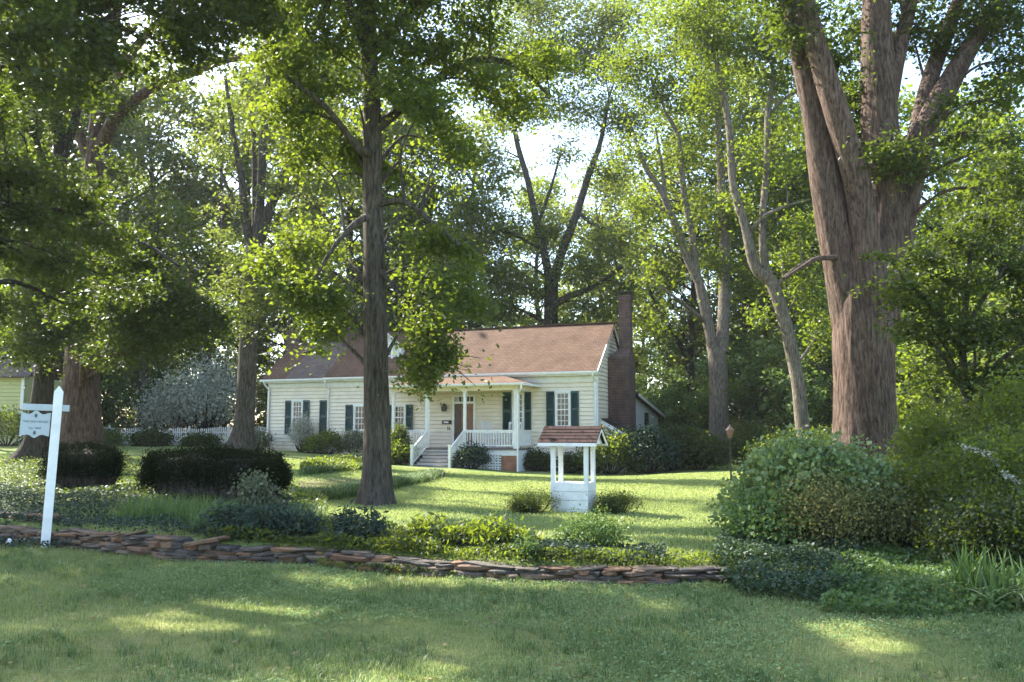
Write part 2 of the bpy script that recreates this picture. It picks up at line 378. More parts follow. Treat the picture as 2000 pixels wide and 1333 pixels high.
def tube_arrays(pts, rad, k=8, res=5, rough=0.0, seed=0, furrow=0.0, flare=0.0):
    Q = catmull(np.column_stack([np.asarray(pts, float), np.asarray(rad, float)]), res)
    c, r = Q[:,:3], np.maximum(Q[:,3], .002)
    T = np.gradient(c, axis=0); T /= np.linalg.norm(T, axis=1)[:,None]+1e-9
    ref = np.array([1.,0,0]) if abs(T[0][0]) < .8 else np.array([0,1.,0])
    U = np.empty_like(T); u = ref - T[0]*ref.dot(T[0]); u /= np.linalg.norm(u)
    for i in range(len(T)):
        u = u - T[i]*u.dot(T[i]); u /= np.linalg.norm(u)+1e-9; U[i] = u
    V = np.cross(T, U)
    a = np.arange(k)/k*2*math.pi
    R = np.repeat(r[:,None], k, 1)
    s = np.concatenate([[0], np.cumsum(np.linalg.norm(np.diff(c, axis=0), axis=1))])[:,None]
    if rough: R = R*(1+rough*(vnoise(np.cos(a)[None]*1.6+5, np.sin(a)[None]*1.6+9, s*1.1+seed*7, seed)-.5)*2)
    if furrow:
        fq = 7 if k < 40 else 15
        fr = np.abs(vnoise(np.cos(a)[None]*fq+5, np.sin(a)[None]*fq+9, s*1.6, seed+1)-.5)*2
        R = R*(1-furrow*(1-fr)**2)
    if flare:
        rt = np.sin(a*5+seed)[None]*.5+np.sin(a*3+seed*2)[None]*.5
        R = R*(1+flare*np.exp(-s/ (r[0]*1.1))*(1+.55*rt))
    P = c[:,None]+R[...,None]*(np.cos(a)[None,:,None]*U[:,None]+np.sin(a)[None,:,None]*V[:,None])
    n = len(c); i = np.arange(n-1)[:,None]*k; j = np.arange(k)[None]; j2 = (j+1)%k
    f = np.stack([i+j, i+j2, i+k+j2, i+k+j], -1).reshape(-1, 4)
    return P.reshape(-1,3), f
def join(parts):
    vs, fs, n = [], [], 0
    for v, f in parts: vs.append(v); fs.append(f+n); n += len(v)
    return np.vstack(vs), np.vstack(fs)

# ------------------------------------------------------------------ leaves
def leaf_arrays(pos, size, rng, up=.55, wid=.62, droop=.25):
    """one folded rhombus per position"""
    n = len(pos)
    nrm = rng.normal(size=(n,3))*(1-up); nrm[:,2] += up*1.4
    nrm /= np.linalg.norm(nrm, axis=1)[:,None]
    d = rng.normal(size=(n,3)); d -= nrm*(d*nrm).sum(1)[:,None]; d /= np.linalg.norm(d, axis=1)[:,None]+1e-9
    w = np.cross(nrm, d)
    s = (size*(.5+.7*rng.random(n)+.5*rng.random(n)**3))[:,None]
    fold = nrm*s*.12
    a = pos-d*s*.5; b = pos+w*s*wid*.5-fold+d*s*.05; c = pos+d*s*.5-nrm*s*droop*.4; e = pos-w*s*wid*.5-fold+d*s*.05
    v = np.stack([a, b, c, e], 1).reshape(-1, 3)
    f = np.arange(4*n).reshape(-1, 4); return v, f
def blob_points(rng, c, r, area, leaf, spray=.45, per=22, flat=.35):
    """leaves gathered in sprays inside an ellipsoid; area = leaf area index"""
    c = np.asarray(c, float); r = np.asarray(r, float)
    n = int(area*math.pi*r[0]*max(r[2], .3*r[0])/(leaf*leaf*.31*.7)); ns = max(3, n//per)
    d = rng.normal(size=(ns,3)); d /= np.linalg.norm(d, axis=1)[:,None]
    rr = rng.random(ns)**.5*(1+.4*(rng.random(ns) < .15))
    sc = c + d*rr[:,None]*r*(.75+.5*vnoise(d[:,0]*2+c[0], d[:,1]*2+c[1], d[:,2]*2+c[2], 5))[:,None]
    k = np.repeat(np.arange(ns), per)
    o = rng.normal(size=(len(k),3))*.5; o[:,2] *= flat
    tl = rng.normal(size=(ns,2))*.35
    o[:,2] += (o[:,:2]*tl[k]).sum(1) - .18*(o[:,:2]**2).sum(1)
    p = sc[k]+o*spray*(.7+.6*rng.random(ns))[k][:,None]
    t = .55*rng.random(len(k))+.45*rng.random(ns)[k]
    return p, t, sc
def crown_mesh(name, rng, blobs, leaf, lai, mat, parent, gaps=True, spray=.45, up=.5, flat=.35, fixed_origin=(0,0,0), wid=.62):
    P, T, S = [], [], []
    for b in blobs:
        c, r = b[0], b[1]; k = b[2] if len(b) > 2 else 1.0
        p, t, sc = blob_points(rng, c, r, lai*k, leaf, spray, flat=flat); P.append(p); T.append(t); S.append((np.asarray(c), sc))
    P = np.vstack(P); T = np.concatenate(T)
    if gaps:
        keep = gapmask(P, rng); P, T = P[keep], T[keep]
    P = P - np.asarray(fixed_origin)
    v, f = leaf_arrays(P, leaf, rng, up=up, wid=wid)
    o = add_obj(name, arr_mesh(name, v, f, T), mat, parent)
    return o, S

def build_tree(name, label, base, paths, blobs, mats, leaf, lai, seed, group=None, k=14, furrow=0., flare=.5, rough=.05, spray=.45, flat=.35, up=.5, twigs=5, gaps=True, limbs=True):
    """paths: list of (points, radii) in world space, the first one is the stem"""
    rng = np.random.default_rng(seed); base = np.asarray(base, float)
    t = thing(name, tuple(base), label, 'tree', group)
    parts = []
    for i, (pts, rad) in enumerate(paths):
        kk = k if i == 0 else max(7, int(k*.7))
        parts.append(tube_arrays(np.asarray(pts)-base, rad, kk, 6, rough, seed+i, furrow, flare if i == 0 else 0))
    allp = np.vstack([catmull(np.column_stack([p, r]), 6)[2 if i == 0 else 0:] for i, (p, r) in enumerate(paths)])
    rc, S = crown_mesh('crown', rng, blobs, leaf, lai, mats[1], t, gaps, spray, up, flat, base)
    if limbs:
        for c, sc in S:
            d = np.linalg.norm(allp[:,:3]-c-np.array([0,0,-1.2]), axis=1); j = int(np.argmin(d+ (allp[:,2] > c[2]+.5)*3)); a = allp[j]
            dist = float(np.linalg.norm(a[:3]-c))
            r0 = min(a[3]*.6, .015+.018*dist+.01)
            mid = (a[:3]+c)/2+np.array([0,0,.12*dist])+rng.normal(size=3)*.06*dist
            if gapmask(np.array([c]), rng, 0)[0] or dist < 2: parts.append(tube_arrays(np.array([a[:3], mid, c])-base, [r0, r0*.6, r0*.3], 6, 4))
            for q in sc[rng.choice(len(sc), min(twigs, len(sc)), replace=False)]:
                if not gapmask(np.array([q]), rng, 0)[0]: continue
                m2 = (c+q)/2+rng.normal(size=3)*.08
                parts.append(tube_arrays(np.array([c, m2, q])-base, [r0*.32, r0*.22, .006+leaf*.02], 4, 3))
    v, f = join(parts); add_obj('trunk', arr_mesh('trunk', v, f, smooth=True), mats[0], t)
    return t
def px(pts):
    """[(u,v,D,radius px)] -> points, radii"""
    return [W(u, v, D) for u, v, D, r in pts], [r*D/F for u, v, D, r in pts]
def pb(l, lift=1.0):
    """[(u,v,D,ru,rv[,k])] -> blobs"""
    out = []
    for b in l:
        u, v, D, ru, rv = b[:5]; s = D/F
        out.append((W(u, v, D), (ru*s, ru*s*.9, rv*s), b[5] if len(b) > 5 else 1.0))
    return out

# ================================================================== GROUND
xs = np.unique(np.concatenate([np.linspace(-16, 16, 215), np.linspace(-60, -16, 45), np.linspace(16, 60, 45), np.linspace(-400, -60, 12), np.linspace(60, 400, 12)]))
ys = np.unique(np.concatenate([np.linspace(-30, 4, 12), np.linspace(4, 16, 150), np.linspace(16, 60, 110), np.linspace(60, 120, 16), np.linspace(120, 500, 8)]))
gx, gy = np.meshgrid(xs, ys); gz = hz(gx, gy); nx, ny = len(xs), len(ys)
i = (np.arange(ny-1)[:,None]*nx+np.arange(nx-1)[None]).ravel()
gm = arr_mesh('ground', np.stack([gx, gy, gz], -1).reshape(-1,3), np.stack([i, i+1, i+nx+1, i+nx], 1), smooth=True)
tag(add_obj('lawn_ground', gm, M['lawn']), kind='structure')

# ================================================================== HOUSE
house = thing('cream_house', (HO[0], HO[1], 0), 'long cream clapboard house with red shingle roof, green shutters and white front porch', 'house', rz=TH)
def lap(mb, axis, plane, out, z0, z1, ext, h=.185, p=.048):
    """lapped boards on a wall; axis 'y': wall spans x at y=plane; 'x': spans y at x=plane"""
    z = z0
    while z < z1-1e-4:
        zt_ = min(z+h, z1); a0, b0 = ext(z); a1, b1 = ext(zt_-.001)
        if b0-a0 < .02: break
        def P(a, o, zz): return (a, plane+out*o, zz) if axis == 'y' else (plane+out*o, a, zz)
        mb.poly([P(a0,p,z), P(b0,p,z), P(b1,.012,zt_-.022), P(a1,.012,zt_-.022), P(a0,-.018,z), P(b0,-.018,z), P(b1,-.018,zt_-.022), P(a1,-.018,zt_-.022)],
                [(0,1,2,3),(4,5,1,0),(4,0,3,7),(1,5,6,2),(3,2,6,7)])
        z = zt_
RG, EV, RY, BK = 6.70, 4.22, 2.7, 5.4      # ridge z, eave z, ridge y, back y
w = MB()
w.prism([(.02,-.6),(BK-.02,-.6),(BK-.02,EV-.15),(RY,RG-.16),(.02,EV-.15)], -13.98, -.02, 'x')
lap(w, 'y', 0, -1, .42, EV-.1, lambda z: (-14, 0))
def gab(z):
    if z <= EV: return (0, BK)
    t = (z-EV)/(RG-EV); return (RY*t, BK-(BK-RY)*t)
lap(w, 'x', 0, 1, .42, RG-.1, gab)
lap(w, 'x', -14, -1, .42, RG-.1, gab)
w.build('wall', M['cream'], house)
w = MB()   # left wing
w.prism([(.32,-.2),(5.08,-.2),(5.08,EV-.15),(RY,6.25),(.32,EV-.15)], -17.93, -14.03, 'x')
lap(w, 'y', .3, -1, .48, EV-.1, lambda z: (-17.95, -14.03))
lap(w, 'x', -17.95, -1, .48, 6.2, lambda z: (.3, 5.1) if z <= EV else (.3+2.4*(z-EV)/2.1, 5.1-2.4*(z-EV)/2.1))
w.build('wing_wall', M['cream'], house)
f = MB().box(-14, 0, -.03, 5.2, -.8, .42); f.build('foundation', M['brick'], house)
def roofslab(name, mat, y0, z0, yr, zr, y1, z1, x0, x1, t=.09, parent=house):
    m = MB(); m.prism([(y0,z0),(yr,zr),(y1,z1),(y1,z1-t),(yr,zr-t*1.25),(y0,z0-t)], x0, x1, 'x'); return m.build(name, mat, parent)
roof = roofslab('roof', M['shingle'], -.38, EV+.04, RY, RG+.08, BK+.38, EV+.04, -14.12, .2)
MB().beam((-14.12, RY, RG+.08), (.2, RY, RG+.08), .22, .05).build('ridge_cap', M['shingle'], roof)
roofslab('wing_roof', M['shingle'], -.08, EV+.04, RY, 6.40, 5.45, EV+.04, -18.2, -16.7)
roofslab('wing_roof', M['shingle_gray'], -.078, EV+.045, RY, 6.41, 5.45, EV+.045, -16.7, -14.14)
# eaves, trim
tr = MB()
tr.box(-14.0, .12, -.36, -.02, EV-.16, EV-.10)                     # soffit
tr.box(-14.0, .1, -.055, -.03, EV-.42, EV-.17)                     # frieze
tr.box(-17.95, -14.1, -.05, .28, EV-.16, EV-.10); tr.box(-17.95, -14.06, .245, .268, EV-.36, EV-.17)
tr.box(-.13, .035, -.06, -.032, .42, EV-.43); tr.box(.034, .06, -.05, .13, .42, EV-.2)
tr.box(-17.98, -17.86, .24, .267, .48, EV-.37)
for (x, yr0, ev) in ((.12, 0, 1),):
    tr.beam((x+.05, -.40, EV-.06), (x+.05, RY, RG-.04), .05, .16); tr.beam((x+.05, BK+.4, EV-.06), (x+.05, RY, RG-.04), .05, .16)
tr.build('trim', M['white'], house)
def gutter(x0, x1, y, z, name='gutter'):
    m = MB(); m.prism([(y, z), (y-.11, z), (y-.115, z-.05), (y-.08, z-.12), (y, z-.12)], x0, x1, 'x'); return m.build(name, M['white'], house)
gutter(-14.1, .2, -.385, EV+.02); gutter(-18.2, -14.12, -.085, EV+.02)
def spout(pts, name='downspout'):
    m = MB(); m.tube(pts, .045, 8); return m.build(name, M['white'], house, smooth=True)
spout([(-14.02,-.42,EV-.08),(-14.02,-.40,EV-.25),(-14.02,-.12,EV-.5),(-14.02,-.09,EV-.8),(-14.02,-.09,.7)])
spout([(-17.95,-.12,EV-.08),(-17.95,-.1,EV-.2),(-17.86,.16,EV-.5),(-17.86,.19,EV-.8),(-17.86,.19,.6)])
spout([(-.05,-.45,EV-.08),(-.05,-.43,EV-.2),(-.05,-.12,EV-.42),(-.05,-.1,EV-.7),(-.05,-.1,-.1)])
def window(x0, x1, z0, z1, y=0., rows=4, cols=3, c=.085, parent=house):
    m = MB(); yo = y-.085
    m.box(x0-c, x0, yo, y-.01, z0, z1); m.box(x1, x1+c, yo, y-.01, z0, z1)
    m.box(x0-c-.02, x1+c+.02, yo-.015, y-.01, z1, z1+c+.02); m.box(x0-c-.04, x1+c+.04, yo-.05, y-.01, z0-.06, z0)
    zm = (z0+z1)/2; yg = y-.06
    m.box(x0, x1, yg-.012, yg+.02, zm-.025, zm+.025)
    m.box(x0, x0+.035, yg-.012, yg+.02, z0, z1); m.box(x1-.035, x1, yg-.012, yg+.02, z0, z1)
    m.box(x0+.035, x1-.035, yg-.012, yg+.02, z0, z0+.04); m.box(x0+.035, x1-.035, yg-.012, yg+.02, z1-.04, z1)
    for k in range(1, cols):
        x = x0+.03+(x1-x0-.06)*k/cols; m.box(x-.012, x+.012, yg-.008, yg+.02, z0+.04, z1-.04)
    for k in range(1, rows):
        if k*2 == rows: continue
        z = z0+(z1-z0)*k/rows; m.box(x0+.035, x1-.035, yg-.006, yg+.02, z-.012, z+.012)
    o = m.build('window', M['white'], parent)
    MB().box(x0+.01, x1-.01, yg+.004, yg+.012, z0+.01, z1-.01).build('pane', M['glass'], o); return o
def shutter(x0, x1, z0, z1, y=0., parent=house):
    m = MB(); a, b = y-.105, y-.05; s = .05
    m.box(x0, x0+s, a, b, z0, z1); m.box(x1-s, x1, a, b, z0, z1)
    for z in (z0, (z0+z1)/2-.04, z1-.09): m.box(x0+s, x1-s, a+.003, b, z, z+.09)
    z = z0+.11
    while z < z1-.12:
        if abs(z-(z0+z1)/2) > .07: m.poly([(x0+s,a+.012,z),(x1-s,a+.012,z),(x1-s,b-.01,z+.05),(x0+s,b-.01,z+.05)], [(0,1,2,3)])
        z += .045
    m.box(x0+s, x1-s, b-.008, b, z0+.09, z1-.09)
    return m.build('shutter', M['green_shutter'], parent)
window(-1.86, -1.28, 1.78, 3.3, 0, 6, 3); shutter(-2.36, -1.97, 1.70, 3.37); shutter(-1.18, -.82, 1.70, 3.37)
window(-3.96, -3.52, 1.62, 3.3, 0, 6, 3); shutter(-4.5, -4.08, 1.56, 3.36); shutter(-3.42, -3.1, 1.56, 3.36)
window(-10.2, -9.68, 1.68, 2.78, 0, 4, 3); shutter(-9.58, -9.22, 1.62, 2.85); shutter(-10.68, -10.3, 1.62, 2.85)
window(-12.46, -11.86, 1.62, 2.81, 0, 4, 3); shutter(-12.99, -12.57, 1.56, 2.88); shutter(-11.76, -11.36, 1.56, 2.88)
window(-16.36, -15.82, 1.47, 3.1, .3, 6, 3); shutter(-16.83, -16.46, 1.40, 3.15, .3); shutter(-15.73, -15.36, 1.40, 3.15, .3)
shutter(-14.72, -14.30, 1.44, 3.14, .3)
# door with transom
dc = MB().prism([(-7.1,.8),(-7.1,3.3),(-5.89,3.3),(-5.89,.8),(-6.0,.8),(-6.0,3.19),(-6.99,3.19),(-6.99,.8)], -.08, -.01, 'y')
door = MB().box(-6.62, -6.0, -.06, -.012, .82, 2.86)
for (a, b, c, d) in ((-6.54,-6.34,1.0,1.7),(-6.28,-6.08,1.0,1.7),(-6.54,-6.34,1.85,2.7),(-6.28,-6.08,1.85,2.7)): door.box(a, b, -.075, -.058, c, d)
door = door.build('door', M['door'], house); dc.build('frame', M['white'], door); MB().box(-6.99, -6.0, -.078, -.01, 2.86, 2.96).build('transom_bar', M['white'], door)
MB().lathe([(.0,0),(.03,.005),(.035,.03),(.0,.045)], 0, 0, 10).build('handle', M['copper'], door).location = (-6.56, -.12, 1.75)
sd = MB().box(-6.99, -6.62, -.062, -.012, .82, 2.86)
for z in (1.0, 1.55, 2.1): sd.box(-6.93, -6.68, -.072, -.06, z, z+.45)
sd.build('door', M['door_dark'], house)
tz = MB().box(-6.99, -6.0, -.05, -.03, 2.96, 3.19); tz = tz.build('transom', M['glass'], house)
m = MB()
for k in range(1, 5): x = -6.99+.99*k/5; m.box(x-.015, x+.015, -.062, -.05, 2.96, 3.19)
m.build('frame', M['white'], tz)
# wall lantern and letter box
ln = MB(); ln.prism([(-.09,0),(.09,0),(.12,.2),(.12,.24),(.05,.3),(.02,.38),(-.02,.38),(-.05,.3),(-.12,.24),(-.12,.2)], -.22, -.06, 'y'); ln.box(-.03,.03,-.06,0,.05,.3)
ln = ln.build('wall_lantern', M['black'], house); ln.location = (-7.5, 0, 2.5)
lb = MB().box(-7.6, -7.16, -.16, -.03, 1.9, 2.07).build('letter_box', M['black'], house, .01)
MB().box(-7.5, -7.26, -.172, -.161, 1.945, 2.02).build('letter', M['white'], lb)
hn = MB(); hn.box(-7.36,-7.33,-.05,-.028,1.62,1.78); hn.box(-7.28,-7.25,-.05,-.028,1.62,1.78); hn.box(-7.28,-7.2,-.049,-.028,1.62,1.645); hn.build('house_number', M['black'], house)
# dormer
dm = MB(); dm.prism([(-12,4.6),(-10.42,4.6),(-10.42,5.95),(-11.21,6.55),(-12,5.95)], .92, 3.0, 'y')
lap(dm, 'y', .9, -1, 4.66, 6.5, lambda z: (-12, -10.42) if z < 5.95 else (-12+.79*(z-5.95)/.6, -10.42-.79*(z-5.95)/.6), .12, .02)
dm = dm.build('dormer', M['white_side'], house)
window(-11.52, -10.92, 4.85, 5.85, .88, 4, 3, parent=dm)
r = MB(); r.prism([(-12.15,5.88),(-11.21,6.62),(-10.27,5.88),(-10.27,5.8),(-11.21,6.54),(-12.15,5.8)], .78, 3.1, 'y'); r.build('dormer_roof', M['shingle'], dm)
t_ = MB(); t_.beam((-10.3,.76,5.84), (-11.21,.76,6.56), .03, .12, (0,1,0)); t_.beam((-12.12,.76,5.84), (-11.21,.76,6.56), .03, .12, (0,1,0)); t_.box(-10.5,-10.40,.85,.89,4.66,5.9); t_.build('trim', M['white'], dm)
# chimneys
c = MB(); c.box(.52, 1.05, 2.2, 2.8, 5.0, 8.0); c.box(.49, 1.08, 2.17, 2.83, 7.75, 7.82); c.box(.47, 1.10, 2.15, 2.85, 7.82, 8.0)
c.poly([(.03,1.9,5.0),(1.06,1.9,5.0),(1.06,3.2,5.0),(.03,3.2,5.0),(.52,2.2,5.45),(1.05,2.2,5.45),(1.05,2.8,5.45),(.52,2.8,5.45)], [(0,1,5,4),(1,2,6,5),(2,3,7,6),(3,0,4,7)])
c.box(.03, 1.06, 1.9, 3.2, -.6, 5.0)
c = c.build('chimney', M['brick'], house)
cc = MB(); cc.box(.42, 1.16, 2.1, 2.9, 8.14, 8.19)
for a in (.52, .98):
    for b in (2.22, 2.73): cc.box(a, a+.05, b, b+.05, 8.0, 8.14)
cc.build('chimney_cap', M['black'], c)
for (a, b, zt2) in ((-14.75, -13.95, 7.25), (-18.45, -17.5, 7.15)):
    c = MB(); c.box(a, b, 2.3, 3.05, 4.6, zt2); c.box(a-.04, b+.04, 2.26, 3.09, zt2-.2, zt2-.1); c.build('chimney', M['brick'], house)
# lean-to on the right gable
lt = MB(); lt.prism([(.035,-.5),(.9,-.5),(.9,1.5),(.035,1.98)], .83, 1.88, 'y')
lap(lt, 'y', .8, -1, .1, 1.98, lambda z: (.036, .9 if z < 1.5 else .9-.85*(z-1.5)/.48), .16)
lap(lt, 'x', .9, 1, .1, 1.5, lambda z: (.8, 1.88), .16)
lt = lt.build('side_shed', M['cream'], house)
r = MB(); r.prism([(.035,2.16),(1.12,1.55),(1.12,1.48),(.035,2.09)], .62, 1.89, 'y'); r.build('shed_roof', M['black'], lt)
r = MB(); r.prism([(.036,2.085),(1.1,1.475),(1.1,1.36),(.9,1.36),(.036,1.9)], .63, .7, 'y'); r.box(1.06,1.14,.64,1.88,1.36,1.47); r.build('trim', M['white'], lt)
# rear wing
rw = MB(); rw.prism([(5.42,-.6),(14.8,-.6),(14.8,2.5),(8.2,3.5),(5.42,3.5)], -5, -.24, 'x')
def rwx(z): return (5.42, 14.8 if z < 2.5 else 14.8-6.6*(z-2.5))
lap(rw, 'x', -.22, 1, 0, 3.45, rwx, .16)
rw = rw.build('rear_wing', M['white_side'], house)
r = MB(); r.prism([(5.42,3.62),(8.1,3.62),(15.5,2.55),(15.5,2.42),(8.1,3.5),(5.42,3.5)], -5.2, .12, 'x'); r.build('rear_roof', M['shingle'], rw)
r = MB(); r.beam((.14,8.1,3.5), (.14,15.5,2.44), .04, .16); r.build('trim', M['white'], rw)
m = MB(); m.box(-.2,-.14,10.9,11.9,1.9,2.6); m.build('window', M['glass'], rw)
# crawl-space vent
v_ = MB(); v_.box(-2.6,-1.1,-.06,-.032,.28,.36); v_.box(-2.6,-1.1,-.06,-.032,-.08,-.02); v_.box(-2.6,-2.54,-.06,-.032,-.02,.28); v_.box(-1.16,-1.1,-.06,-.032,-.02,.28)
x = -2.5
while x < -1.2: v_.box(x, x+.045, -.055, -.034, -.02, .28); x += .09
v_ = v_.build('crawl_space_vent', M['white'], house)
MB().box(-2.54,-1.16,-.034,-.031,-.02,.28).build('vent_shade', M['black'], v_)  # black sheet painted in for the shade behind the vent slats

# porch
pc = bpy.data.objects.new('porch', None); col.objects.link(pc); pc.parent = house
PX0, PX1, PY = -9.35, -3.0, -2.05
MB().box(PX0, PX1, PY-.04, -.035, .73, .80).build('porch_floor', M['floorboard'], pc)
MB().box(PX0+.02, PX1-.02, PY, PY+.03, .50, .728).build('skirt_board', M['white'], pc)
MB().box(-3.78, -3.04, PY+.02, PY+.5, -.6, .498).build('brick_pier', M['brick_orange'], pc)
MB().box(-9.33, -8.8, PY+.02, PY+.5, -.6, .498).build('brick_pier', M['brick_orange'], pc)
lt = MB(); z = -.3
while z < .48: lt.box(-5.6, -3.8, PY+.035, PY+.045, z, min(z+.075, .497)); z += .115
x = -5.6
while x < -3.85: lt.box(x, x+.07, PY+.02, PY+.033, -.35, .497); x += .135
lt.build('lattice', M['white'], pc)
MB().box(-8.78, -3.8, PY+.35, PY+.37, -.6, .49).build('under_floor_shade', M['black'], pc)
sw = MB(); lap(sw, 'x', PX1-.02, 1, -.5, .72, lambda z: (PY+.06, -.04), .14, .02); sw.box(PX1-.06, PX1-.025, PY+.06, -.04, -.5, .725); sw.build('side_skirt', M['white_side'], pc)
for x, wd in ((-3.12,.19), (-5.6,.13), (-7.5,.13), (-9.24,.13)):
    c = MB(); y = PY+.12; h = wd/2
    c.box(x-h, x+h, y-h, y+h, .8, 3.36); c.box(x-h-.02, x+h+.02, y-h-.02, y+h+.02, .8, .93); c.box(x-h-.02, x+h+.02, y-h-.02, y+h+.02, 3.2, 3.26); c.box(x-h-.03, x+h+.03, y-h-.03, y+h+.03, 3.30, 3.37)
    if wd > .15: c.box(x-h-.03, x+h+.03, y-h-.03, y+h+.03, .93, 1.55)
    c.build('column', M['white'], pc, .008)
bm = MB(); bm.box(PX0, PX1, PY+.04, PY+.2, 3.372, 3.6); bm.box(PX1-.17, PX1-.01, PY+.2, -.04, 3.372, 3.6); bm.box(PX0+.01, PX0+.17, PY+.2, -.04, 3.372, 3.6)
bm.build('beam', M['cream'], pc)
MB().box(PX0-.3, PX1+.3, PY-.28, -.04, 3.602, 3.63).build('ceiling', M['cream'], pc)
ex0, ex1, ey = PX0-.4, PX1+.4, PY-.33
pr = MB(); pr.poly([(ex0,ey,3.66),(ex1,ey,3.66),(ex1-2.0,-.2,4.17),(ex0+2.0,-.2,4.17),(ex1,-.036,3.66),(ex0,-.036,3.66),(ex1-2.0,-.036,4.2),(ex0+2.0,-.036,4.2)],
   [(0,1,2,3),(1,4,6,2),(5,0,3,7),(3,2,6,7)])
pr.poly([(ex0,ey,3.64),(ex1,ey,3.64),(ex1,-.036,3.64),(ex0,-.036,3.64)], [(0,3,2,1)])
pr.build('porch_roof', M['shingle'], pc)
g = MB(); g.prism([(ey-.0,3.665),(ey-.1,3.665),(ey-.105,3.62),(ey-.07,3.56),(ey,3.56)], ex0, ex1, 'x'); g.box(ex1+.001, ex1+.03, ey, -.06, 3.56, 3.665); g.box(ex0-.03, ex0-.001, ey, -.06, 3.56, 3.665); g.build('gutter', M['white'], pc)
m = MB(); m.tube([(PX1+.28,ey-.04,3.58),(PX1+.28,ey-.03,3.42),(PX1+.1,ey+.2,3.28),(PX1-.0,PY-.02,3.15),(PX1-.0,PY-.05,2.9),(PX1-.0,PY-.05,-.15),(PX1+.1,PY-.2,-.22)], .045, 8); m.build('downspout', M['white'], pc, smooth=True)
m = MB(); m.tube([(-7.38,PY+.05,3.3),(-7.38,PY+.05,.85)], .035, 8); m.build('downspout', M['white'], pc, smooth=True)
def railing(a, b, y, along='x'):
    m = MB()
    def bx(u0, u1, w0, w1, z0, z1):
        if along == 'x': m.box(u0, u1, y+w0, y+w1, z0, z1)
        else: m.box(y+w0, y+w1, u0, u1, z0, z1)
    bx(a, b, -.035, .035, 1.56, 1.615); bx(a, b, -.02, .02, 1.50, 1.558); bx(a, b, -.02, .02, .90, .96)
    n = int((b-a)/.125); 
    for k in range(n):
        u = a+(k+.5)*(b-a)/n; bx(u-.018, u+.018, -.016, .016, .96, 1.50)
    return m.build('railing', M['white'], pc)
railing(-9.17, -7.57, PY+.12); railing(-5.53, -3.24, PY+.12); railing(PY+.24, -.08, -3.1, 'y'); railing(PY+.2, -.08, -9.25, 'y')
# steps
st = MB(); nst = 6; top = .8; bot = -.06; rh = (top-bot)/nst; td = .265
for k in range(1, nst):
    y1 = PY-.04-(k-1)*td; z1 = top-k*rh
    st.box(-7.38, -5.72, y1-td+.03, y1 if k == 1 else y1+.029, -.35, z1-.035)
st = st.build('stairs', M['riser'], pc)
for k in range(1, nst):
    y1 = PY-.04-(k-1)*td; z1 = top-k*rh
    MB().box(-7.42, -5.68, y1-td-.02, y1+.02, z1-.034, z1).build('tread', M['floorboard'], st, .006)
for x in (-7.47, -5.63):
    m = MB(); ya, yb = PY+.1, PY-.04-5*td-.02; za, zb = 1.58, .80
    m.box(x-.055, x+.055, yb-.055, yb+.055, -.3, .93); m.box(x-.075, x+.075, yb-.075, yb+.075, .93, .97)
    m.beam((x,ya,za), (x,yb,zb), .07, .06); m.beam((x,ya,za-.68), (x,yb,zb-.68), .045, .06)
    for k in range(1, 12):
        t = k/12; y = ya+(yb-ya)*t; z = za+(zb-za)*t; m.box(x-.016, x+.016, y-.016, y+.016, z-.66, z-.03)
    m.build('stair_railing', M['white'], pc)
# rocking chairs on the porch
def rocker(x, y, rz, label):
    wl = hw(x, y); t = thing('rocking_chair', (wl[0], wl[1], .80), label, 'rocking chair', 'white rocking chairs on the porch', TH+rz)
    s = MB().box(-.26,.26,-.24,.24,.40,.44); s.build('seat', M['chair'], t, .01)
    b = MB()
    for k in range(7): b.beam((-.22+k*.073,.24,.44), (-.22+k*.073,.46,1.12), .03, .015)
    b.beam((-.28,.47,1.14), (.28,.47,1.14), .03, .09); b.beam((-.28,.23,.3), (-.28,.47,1.15), .04, .04); b.beam((.28,.23,.3), (.28,.47,1.15), .04, .04)
    b.build('backrest', M['chair'], t)
    for sx in (-.28,.28):
        MB().beam((sx,-.24,.03), (sx,-.24,.66), .04, .04).build('leg', M['chair'], t); MB().beam((sx,.23,.05), (sx,.23,.4), .04, .04).build('leg', M['chair'], t)
        MB().beam((sx,-.28,.67), (sx,.32,.67), .09, .03).build('armrest', M['chair'], t)
        MB().tube([(sx,-.4,.10),(sx,-.15,.035),(sx,.2,.03),(sx,.55,.12)], .022, 6).build('rocker', M['chair'], t)
rocker(-3.65, -.75, .3, 'white slatted rocking chair by the porch corner column')
rocker(-4.6, -1.0, 1.25, 'white rocking chair turned sideways in front of the dark porch shutter')

# ================================================================== NEIGHBOUR HOUSE, FENCE
nb = thing('neighbouring_house', (-26.0, 45, .6), 'yellow clapboard house at the far left edge behind dark trunks', 'house', rz=.12)
m = MB().box(-9, -.02, .03, 8, -1, 3.9); lap(m, 'y', 0, -1, 0, 3.9, lambda z: (-9, 0), .2, .035); lap(m, 'x', 0, 1, 0, 3.9, lambda z: (0, 8), .2, .035); m.build('wall', M['neigh'], nb)
m = MB(); m.prism([(-.4,3.85),(4,6.6),(8.4,3.85),(8.4,3.75),(4,6.5),(-.4,3.75)], -9.4, .4, 'x'); m.build('roof', M['shingle_gray'], nb)
m = MB().box(-.12,.04,-.06,-.036,0,3.8); m.build('trim', M['white'], nb)
fn = thing('picket_fence', (-20, 51, 0), 'weathered white picket fence with scalloped top behind the left lawn', 'fence')
m = MB(); pm = MB(); x = -6.5; k = 0
